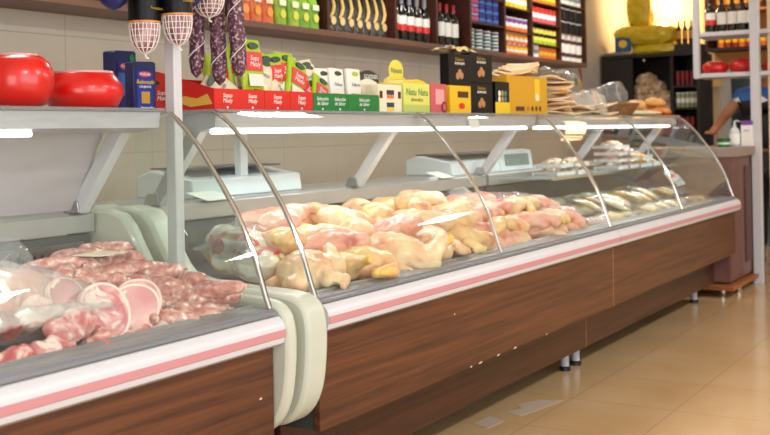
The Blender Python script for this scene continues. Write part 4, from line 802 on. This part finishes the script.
def salami(x,y,z0,r,L,label,tilt):
    e=empty('salami',(x,y,z0),label,'salami',rot=tilt)
    link('salami_body',MB().lathe([(r*max(.12,min(1,((1-(1-min(1,k/4))**2)**.5)))*(1+.05*math.sin(k*1.7)),L*k/30) for k in range(31)],SALM,18).mesh('salami_body',ang=180),e)
    link('twine',MB().tube([(r*1.05*math.cos(k*.35),r*1.05*math.sin(k*.35),L*k/60+.004) for k in range(61)],.0018,NETM,5).mesh('twine'),e)
    link('cord',MB().tube([(0,0,L*.98),(0,0,L+.02)],.003,NETM,5).mesh('cord'),e); return e
salami(2.715,2.42,1.452,.026,.49,'long dark salami hanging behind the netted sausages, leftmost',(0,.04,0)); salami(2.765,2.36,1.425,.027,.51,'long speckled salami hanging in the middle of the three',(0,-.04,0)); salami(2.785,2.29,1.45,.027,.50,'long salami hanging rightmost, its lower end swung right',(0,-.10,.2))
def hampack(x,y,z,w_,label,rz,c1,c2_):
    e=empty('packaged_ham',(x,y,z),label,'packaged ham',rot=(0,0,rz)); link('wrapper',organic('wrapper',((0,0,.10,w_,.05,.10),(0,0,.16,w_*.7,.05,.1)),[c1],.009,4,.004,12,3),e)
    link('red_badge',MB().prism([(.026*math.cos(2*PI*k/18),.05+.016*math.sin(2*PI*k/18)) for k in range(18)],-.054,-.046,c2_,axis='y').mesh('red_badge'),e); link('cord',MB().tube([(0,0,.24),(0,0,1.955-z)],.0025,NETM,6).mesh('cord'),e)
hampack(2.235,2.31,1.627,.075,'blue wrapped ham hanging at the top edge, left of the netted sausages',.1,DBLUE,PNK)
hampack(2.56,2.30,1.665,.06,'blue wrapped ham with a red badge hanging over the post',-.2,DBLUE,RED)
# ================================================================== FAR CORNER
DCAB=mat('very_dark_laminate','20140F',.5); 
e=empty('dark_cabinet',(10.8,3.4,0),'tall very dark open cabinet in the far corner with yellow bags on top','cabinet')
P=lambda n,mb,b=0: wpart(n,mb,e,b)
P('side_panel',MB().box(10.6,11.1,3.84,3.87,0,1.98,DCAB)); P('side_panel',MB().box(10.6,11.1,2.87,2.90,0,1.98,DCAB)); P('side_panel',MB().box(10.6,11.1,3.13,3.16,0,1.98,DCAB)); P('back_panel',MB().box(11.08,11.1,2.9,3.84,0,1.98,DCAB))
P('top_panel',MB().box(10.58,11.1,2.87,3.87,1.98,2.01,DCAB)); P('door',MB().box(10.58,10.6,3.54,3.87,0,1.97,DCAB)); P('lower_door',MB().box(10.58,10.6,2.9,3.52,0,1.05,DCAB))
for z in (1.36,1.07): P('shelf_board',MB().box(10.6,11.07,3.16,3.54,z,z+.02,DCAB))
for z in (1.2,1.44,1.66): P('shelf_board',MB().box(10.6,11.07,2.9,3.13,z,z+.02,DCAB))
P('screw_cap',MB().lathe([(.012,0),(.012,.004)],WHITE,10,M=Matrix.Translation((10.58,3.42,1.95))@Matrix.Rotation(-PI/2,4,'Y')))
BB=mat('packed_bread_rolls','C9AE8C',.5,c2='A88462',c3='EBDDC6',ns=16,lo=.4,hi=.56)
me=organic('bread_bag',((0,0,.06,.10,.07,.07),(0,.05,.05,.08,.05,.06)),[BB],.01,2,.012,24,5); proto('bb',me)
k=0
for z,ys in ((1.385,(3.22,3.33,3.44,3.51)),(1.50,(3.26,3.37,3.47)),(1.60,(3.32,3.46)),(1.68,(3.44,))):
    for y in ys: spawn('bb','bread_bag',(10.72,y,z),'bagged brown rolls in the dark cabinet bay, %s layer'%{1.385:'lowest',1.5:'second',1.6:'third',1.68:'topmost'}[z],'bread bag','bagged rolls in the dark cabinet',rot=(0,0,k*.9),scale=1.15); k+=1
for z,ky,nm,dd,nn in ((1.681,'cof_r','food_pack','dark red pack',4),(1.461,'cof_w','food_jar','pale green jar',5),(1.221,'cof_r','food_pack','dark red pack',4)):
    if ky not in PROTO:
        tin(ky,S(mat('deep_red','6E1420',.4),mat('deep_red2','8A2028',.4)) if ky=='cof_r' else S(mat('pale_green_jar','9AA57A',.4),PAPER,mat('pale_green_jar','9AA57A',.4)),.022,.14,12,BRN if ky=='cof_r' else PAPER)
    for i in range(nn): spawn(ky,nm,(10.66,3.10-i*.047,z),'%s %s from left on the %s shelf of the cabinet'%(ORD[i],dd,{1.681:'upper right',1.461:'middle right',1.221:'lower right'}[z]),'jar' if 'jar' in nm else 'pack','%ss on the right shelves of the cabinet at %s'%(dd,{1.681:'top',1.461:'middle',1.221:'bottom'}[z]))
YB=mat('yellow_snack_bag','D2B81E',.35,coat=.25,c2='E4CE3A',c3='A58E12',ns=14,lo=.4,hi=.6,bump=.5,bs=10)
def bag(x,y,z,a,b,c,label,rx=0,m=YB,nm='snack_bag',cat_='bag'):
    def sg(v,e): return math.copysign(abs(v)**e,v)
    def fn(u,v):
        th=2*PI*u; ph=PI*(v-.5); cc=max(0,math.cos(ph)); q=Vector((math.cos(th)*cc*2.2+z*3,math.sin(th)*cc*3.1,math.sin(ph)*1.5+y))
        k=1+.09*noise.noise(q*1.6); return (a*sg(math.cos(th),.55)*cc**.55*k,b*sg(math.sin(th),.55)*cc**.55*k,c+c*sg(math.sin(ph),.8)*k+.02*noise.noise(q*2.5))
    o=link(nm,MB().sheet(fn,48,24,m).mesh(nm,ang=180),None,(x,y,z),(rx,0,0)); return tag(o,label,cat_)
bag(10.82,3.33,2.00,.17,.27,.065,'lowest flattened yellow bag on the dark cabinet'); bag(10.82,3.46,2.115,.18,.33,.105,'large yellow bag lying on the lowest one'); bag(10.84,3.53,2.30,.12,.13,.20,'upright yellow bag standing at the top of the pile')
bag(10.72,3.73,2.012,.10,.17,.02,'flat grey beige bag at the left end of the cabinet top',m=mat('grey_beige_bag','A89A8C',.5))
e=empty('blue_snack_pack',(10.66,3.66,2.055),'small blue pack with a yellow spot in front of the yellow bags','pack')
bev(link('pack_body',MB().box(-.02,.02,-.085,.085,0,.15,mat('teal_blue_pack','1D5F94',.3,coat=.3)).mesh('pack_body'),e),.006); link('yellow_spot',MB().prism([(.045*math.cos(2*PI*k/16),.08+.04*math.sin(2*PI*k/16)) for k in range(16)],-.0215,-.0203,YEL).mesh('yellow_spot'),e)
e=wthing('dark_crate',MB().box(10.65,11.05,2.89,3.13,2.012,2.10,DCAB),(10.85,3.0,2.012),'low black crate on the right end of the dark cabinet','crate')
bottle('amber',mat('amber_glass','5A2A0E',.12,coat=.4),GOLD,None,BRN,.24,.026)
for i in range(4): spawn('amber','amber_bottle',(10.72,3.10-i*.062,2.102),'%s from left of the amber bottles on the black crate'%ORD[i],'bottle','amber bottles on the black crate')
# wall sign
e=empty('wall_sheet',(9.98,3.884,1.8),'grey sheet on the wall with a red, yellow and green swirl','sign')
link('sheet',MB().box(-.45,.50,-.004,0,-.22,.13,mat('cool_grey_sheet','B9BBC0',.5)).mesh('sheet'),e)
for nm,m,pp in (('red_swirl',mat('swirl_red','B5232F',.4),[(-.02,.10),(.05,.09),(.08,.0),(.06,-.06),(.05,.0),(.01,.05)]),('yellow_swirl',YEL,[(-.04,-.10),(.05,-.11),(.08,-.04),(.03,-.02),(-.02,-.05)]),('green_swirl',GREEN,[(-.12,.05),(-.08,.03),(-.05,-.06),(-.08,-.09),(-.12,-.02)])): link(nm,MB().prism([(a-.02,b-.03) for a,b in pp],-.0065,-.0045,m,axis='y').mesh(nm),e)
text('sheet_text','rioma',.12,mat('faded_rose','C79AA8',.5),e,(.28,-.005,-.08))
# desk
e=empty('wooden_desk',(8.5,2.3,0),'reddish wooden till desk with a projecting plank base at the right','desk')
P=lambda n,mb,b=0: wpart(n,mb,e,b)
P('desk_body',MB().box(8.03,8.96,1.97,2.75,.10,1.03,WOODC),.003); P('desk_top',MB().box(8.00,8.98,1.93,2.78,1.03,1.10,mat('desk_top_greyed','8E7A72',.45)),.004)
P('base_plank',MB().box(7.90,8.97,1.92,2.75,.055,.085,mat('plank_edge_orange','9A5A2E',.45)),.002)
for x,y in ((8.02,2.03),(8.9,1.98),(8.3,1.98)): P('foot',MB().lathe([(.02,0),(.024,.01),(.024,.055)],CHROME,14,M=Matrix.Translation((x,y,0))))
P('drawer_front',MB().box(8.5,8.93,1.962,1.972,.2,.95,mat('dark_red_laminate','4A1D1A',.4)),.002)
ZD=1.101
e=empty('hand_sanitizer',(8.5,2.035,ZD),'clear sanitizer pump bottle with white label on the desk','bottle')
link('bottle_body',MB().lathe([(.036,0),(.04,.01),(.04,.11),(.032,.135),(.014,.15),(.014,.165)],mat('clear_grey_gel','C9CFD0',.15,coat=.4),20).mesh('bottle_body'),e); link('white_label',MB().lathe([(.0405,.02),(.0405,.10)],PAPER,20,cap=False).mesh('white_label'),e)
link('pump',MB().tube([(0,0,.165),(0,0,.20)],.009,WHITE,10).tube([(0,0,.198),(0,-.02,.2),(0,-.04,.195)],.006,WHITE,8).mesh('pump'),e)
e=empty('green_tub',(8.36,2.085,ZD),'low green tub on the desk left of the pump bottle','tub')
link('tub_body',MB().lathe([(.045,0),(.05,.045),(.048,.05)],GREEN,22).mesh('tub_body'),e); link('lid',MB().lathe([(.053,.05),(.053,.062),(.04,.066)],mat('tub_lid_dark','0A4A28',.4),22).mesh('lid'),e); link('print_band',MB().lathe([(.0492,.02),(.0505,.034)],mat('pale_print','E9E6D8',.4),22,cap=False).mesh('print_band'),e)
e=empty('tall_carton',(8.72,1.985,ZD),'tall white carton with purple top on the desk by the white post','box')
link('carton',MB().box(-.035,.035,-.04,.045,0,.20,PAPER).mesh('carton'),e); link('purple_top',MB().box(-.0355,.0355,-.0405,.0455,.165,.201,PUR).mesh('purple_top'),e); link('carton_text',text_mesh('REST',.022,PUR),e,(-.036,0.0,.12),(PI/2,0,-PI/2))
# white rack
e=empty('white_rack',(8.9,1.6,0),'tall white metal rack at the right edge carrying wine and red cheeses','rack')
P=lambda n,mb,b=0: wpart(n,mb,e,b)
P('post',MB().box(8.72,8.79,1.89,1.96,0,3.0,WHITE),.004); P('post',MB().box(8.80,8.84,1.80,1.84,.0,3.0,mat('cream_post','DCC9A4',.5)),.003)
P('hanging_post',MB().box(8.74,8.79,2.365,2.415,1.68,3.0,WHITE),.004); P('post',MB().box(9.14,9.18,1.20,1.24,0,3.0,WHITE),.004); P('post',MB().box(8.74,8.79,1.20,1.24,0,3.0,WHITE),.004)
for z in (1.695,2.03): P('shelf_plank',MB().box(8.75,9.18,1.22,2.41,z-.035,z,WHITE),.004)
P('end_cap',MB().lathe([(.03,0),(.03,.03)],WHITE,14,M=Matrix.Translation((8.765,2.39,1.655))))
bottle('rackA',BOTG,PAPER,RED,BLK,.31,.038); bottle('rackB',BOTG,PAPER,None,BLK,.31,.038)
for i,y in enumerate((2.315,2.225,2.14,2.06,1.985,1.72)): spawn('rackA' if i==0 else 'rackB','wine_bottle',(8.93,y,2.031),'%s wine bottle from left on the white rack%s'%(ORD[i],', with a red label band' if i==0 else (', right of the post' if i==5 else '')),'bottle','wine bottles on the white rack')
P2=[(.07,0),(.09,.01),(.105,.035),(.108,.055),(.095,.085),(.06,.10),(.02,.102)]
wheel(P2,8.95,2.29,1.696,'flatter red waxed cheese on the white rack, left one',.07); wheel([(.05,0),(.08,.012),(.10,.045),(.10,.07),(.08,.10),(.05,.118),(.02,.12)],8.95,2.075,1.696,'rounder red waxed cheese on the white rack beside the flatter one',.05,1,False); wheel(P2,8.95,1.80,1.696,'red waxed cheese on the white rack right of the post',.07)
# dark spice shelf behind the rack
e=empty('spice_shelf',(9.75,2.0,1.0),'dark shelf board with small sauce bottles behind the white rack','shelf')
P=lambda n,mb,b=0: wpart(n,mb,e,b)
P('shelf_board',MB().box(9.45,9.75,1.3,2.50,1.925,1.95,DCAB)); P('shelf_board',MB().box(9.45,9.75,1.3,2.50,2.26,2.28,mat('warm_wood','B87A3C',.5))); P('back_panel',MB().box(9.75,9.77,1.3,2.50,1.80,2.9,mat('warm_wood','B87A3C',.5))); P('side_panel',MB().box(9.45,9.75,2.48,2.50,1.95,2.9,DCAB)); P('side_panel',MB().box(9.45,9.75,1.3,1.32,1.9,2.9,DCAB)); P('shelf_bracket',MB().box(9.45,9.75,2.0,2.02,2.28,2.9,DCAB))
tin('sauceR',S(mat('sauce_red','A82416',.3),YEL,mat('sauce_red','A82416',.3)),.026,.13,14,RED); tin('sauceY',S(ORG,YEL,GOLD),.026,.13,14,RED)
for i in range(9): spawn('sauceR' if i%3 else 'sauceY','sauce_bottle',(9.52,2.38-i*.06,1.951),'%s from left of the small red and yellow sauce bottles behind the rack'%ORD[i],'sauce bottle','sauce bottles behind the rack')
for i in range(7): spawn('amber','amber_bottle',(9.55,2.4-i*.075,2.281),'%s from left of the amber bottles behind the wine on the rack'%ORD[i],'bottle','amber bottles behind the rack')
e=empty('low_dark_unit',(9.4,1.5,0),'dark low storage unit behind the white post at the right edge','cabinet')
wpart('unit_body',MB().box(9.2,9.6,1.2,1.78,0,1.0,DCAB),e,.004); wpart('unit_top',MB().box(9.18,9.62,1.18,1.80,1.0,1.03,mat('unit_top_grey','6A6664',.4)),e,.003)
# ================================================================== PERSON AT THE TILL
def skin_mesh(name,V,E_,R_,m,root=0,sub=2):
    me=bpy.data.meshes.new(name); me.from_pydata(V,E_,[]); o=bpy.data.objects.new(name,me); COL.objects.link(o)
    sk=o.modifiers.new('skin','SKIN'); sk.use_smooth_shade=True
    for i,r in enumerate(R_): me.skin_vertices[0].data[i].radius=(r,r) if not isinstance(r,tuple) else r
    for i in range(len(V)): me.skin_vertices[0].data[i].use_root=(i==root)
    s=o.modifiers.new('sub','SUBSURF'); s.levels=sub; s.render_levels=sub
    dg=bpy.context.evaluated_depsgraph_get(); out=bpy.data.meshes.new_from_object(o.evaluated_get(dg)); bpy.data.objects.remove(o,do_unlink=True)
    out.materials.clear(); out.materials.append(m); out.polygons.foreach_set('use_smooth',[True]*len(out.polygons)); out.name=name; return out
FLESH=mat('brown_skin','A9714F',.5,sss=.1); 
pr=empty('person',(9.98,2.08,0),'person in a blue and black jacket with white stripes leaning at the till','person',scale=1.07)
V=[(x,y,z*1.055) for x,y,z in V] if False else [(0,-.05,.95),(0,.0,1.12),(-.03,.06,1.30),(-.04,.08,1.42),(-.05,.03,1.50),(-.06,.0,1.56),  # pelvis..neck
   (-.06,-.03,1.66),                                                            # head
   (-.05,.22,1.42),(-.14,.33,1.27),(-.34,.37,1.15),(-.41,.375,1.135),           # arm towards the desk
   (-.02,-.12,1.38),(-.02,-.22,1.14),(-.2,-.2,1.10),(-.27,-.19,1.105),
   (0,.05,.88),(0,.09,.50),(.02,.09,.09),(-.10,.10,.04),
   (0,-.15,.88),(0,-.19,.50),(.02,-.19,.09),(-.10,-.19,.04)]
Ed=[(0,1),(1,2),(2,3),(3,4),(4,5),(5,6),(3,7),(7,8),(8,9),(9,10),(3,11),(11,12),(12,13),(13,14),(0,15),(15,16),(16,17),(17,18),(0,19),(19,20),(20,21),(21,22)]
Rr=[.13,.125,.14,.11,.06,.055,.095,.06,.045,.034,.034,.06,.045,.034,.034,.085,.055,.042,.035,.085,.055,.042,.035]
link('body',skin_mesh('body',V,Ed,Rr,FLESH),pr)
for s,(hx,hy,hz) in ((1,(-.425,.375,1.132)),(-1,(-.285,-.19,1.103))):
    for k in range(4):
        y=hy+(k-1.5)*.02; L=(.06,.072,.066,.05)[k]
        V2=[(hx+.03,y,hz),(hx-.02,y,hz+.006),(hx-.02-L*.5,y,hz+.002),(hx-.02-L,y,hz-.014)]; link('finger',skin_mesh('finger',V2,[(0,1),(1,2),(2,3)],[.010,.0095,.009,.0075],FLESH,0,1),pr)
    V2=[(hx+.03,hy-s*.03,hz),(hx,hy-s*.05,hz),(hx-.035,hy-s*.06,hz-.008)]; link('thumb',skin_mesh('thumb',V2,[(0,1),(1,2)],[.011,.010,.008],FLESH,0,1),pr)
BJ=mat('jacket_blue','1F5FA8',.6); NJ=mat('jacket_black','14171E',.6)
jm=skin_mesh('jacket',[V[0],V[1],V[2],V[3],V[4],V[7],(-.09,.27,1.355),V[11],(-.02,-.19,1.22)],[(0,1),(1,2),(2,3),(3,4),(3,5),(5,6),(3,7),(7,8)],[.155,.15,.17,.15,.075,.085,.065,.085,.065],BJ)
jm.materials.append(NJ); jm.materials.append(PAPER)
for p_ in jm.polygons:
    z=p_.center.z; p_.material_index=0 if z>1.41 else (2 if 1.385<z<=1.41 else 1)
link('jacket',jm,pr)
link('trousers',skin_mesh('trousers',[V[0],V[15],V[16],(.02,.09,.14),V[19],V[20],(.02,-.19,.14)],[(0,1),(1,2),(2,3),(0,4),(4,5),(5,6)],[.15,.10,.075,.06,.10,.075,.06],NJ),pr)
link('hair',organic('hair',((0,0,0,.10,.09,.075),(.03,0,-.03,.08,.085,.08)),[mat('dark_hair','1E1614',.7)],.01,2,.004,30,1),pr,(-.045,-.03,1.72))
for s in (1,-1): 
    link('eye',MB().lathe([(.001,0),(.009,.002),(.006,.006)],BLACK,10,M=Matrix.Translation((-.148,-.03+s*.033,1.665))@Matrix.Rotation(-PI/2,4,'Y')).mesh('eye'),pr); link('shoe',organic('shoe',((0,0,.045,.13,.05,.045),(.06,0,.05,.06,.045,.05)),[NJ],.012,2,0,1,1),pr,(-.06,-.05+s*.14,0))
link('nose',organic('nose',((0,0,0,.02,.014,.028),),[FLESH],.004,1,0,1,1),pr,(-.152,-.03,1.635)); link('mouth',MB().box(-.004,.002,-.022,.022,-.003,.003,mat('lip','7E4038',.5)).mesh('mouth'),pr,(-.148,-.03,1.60))
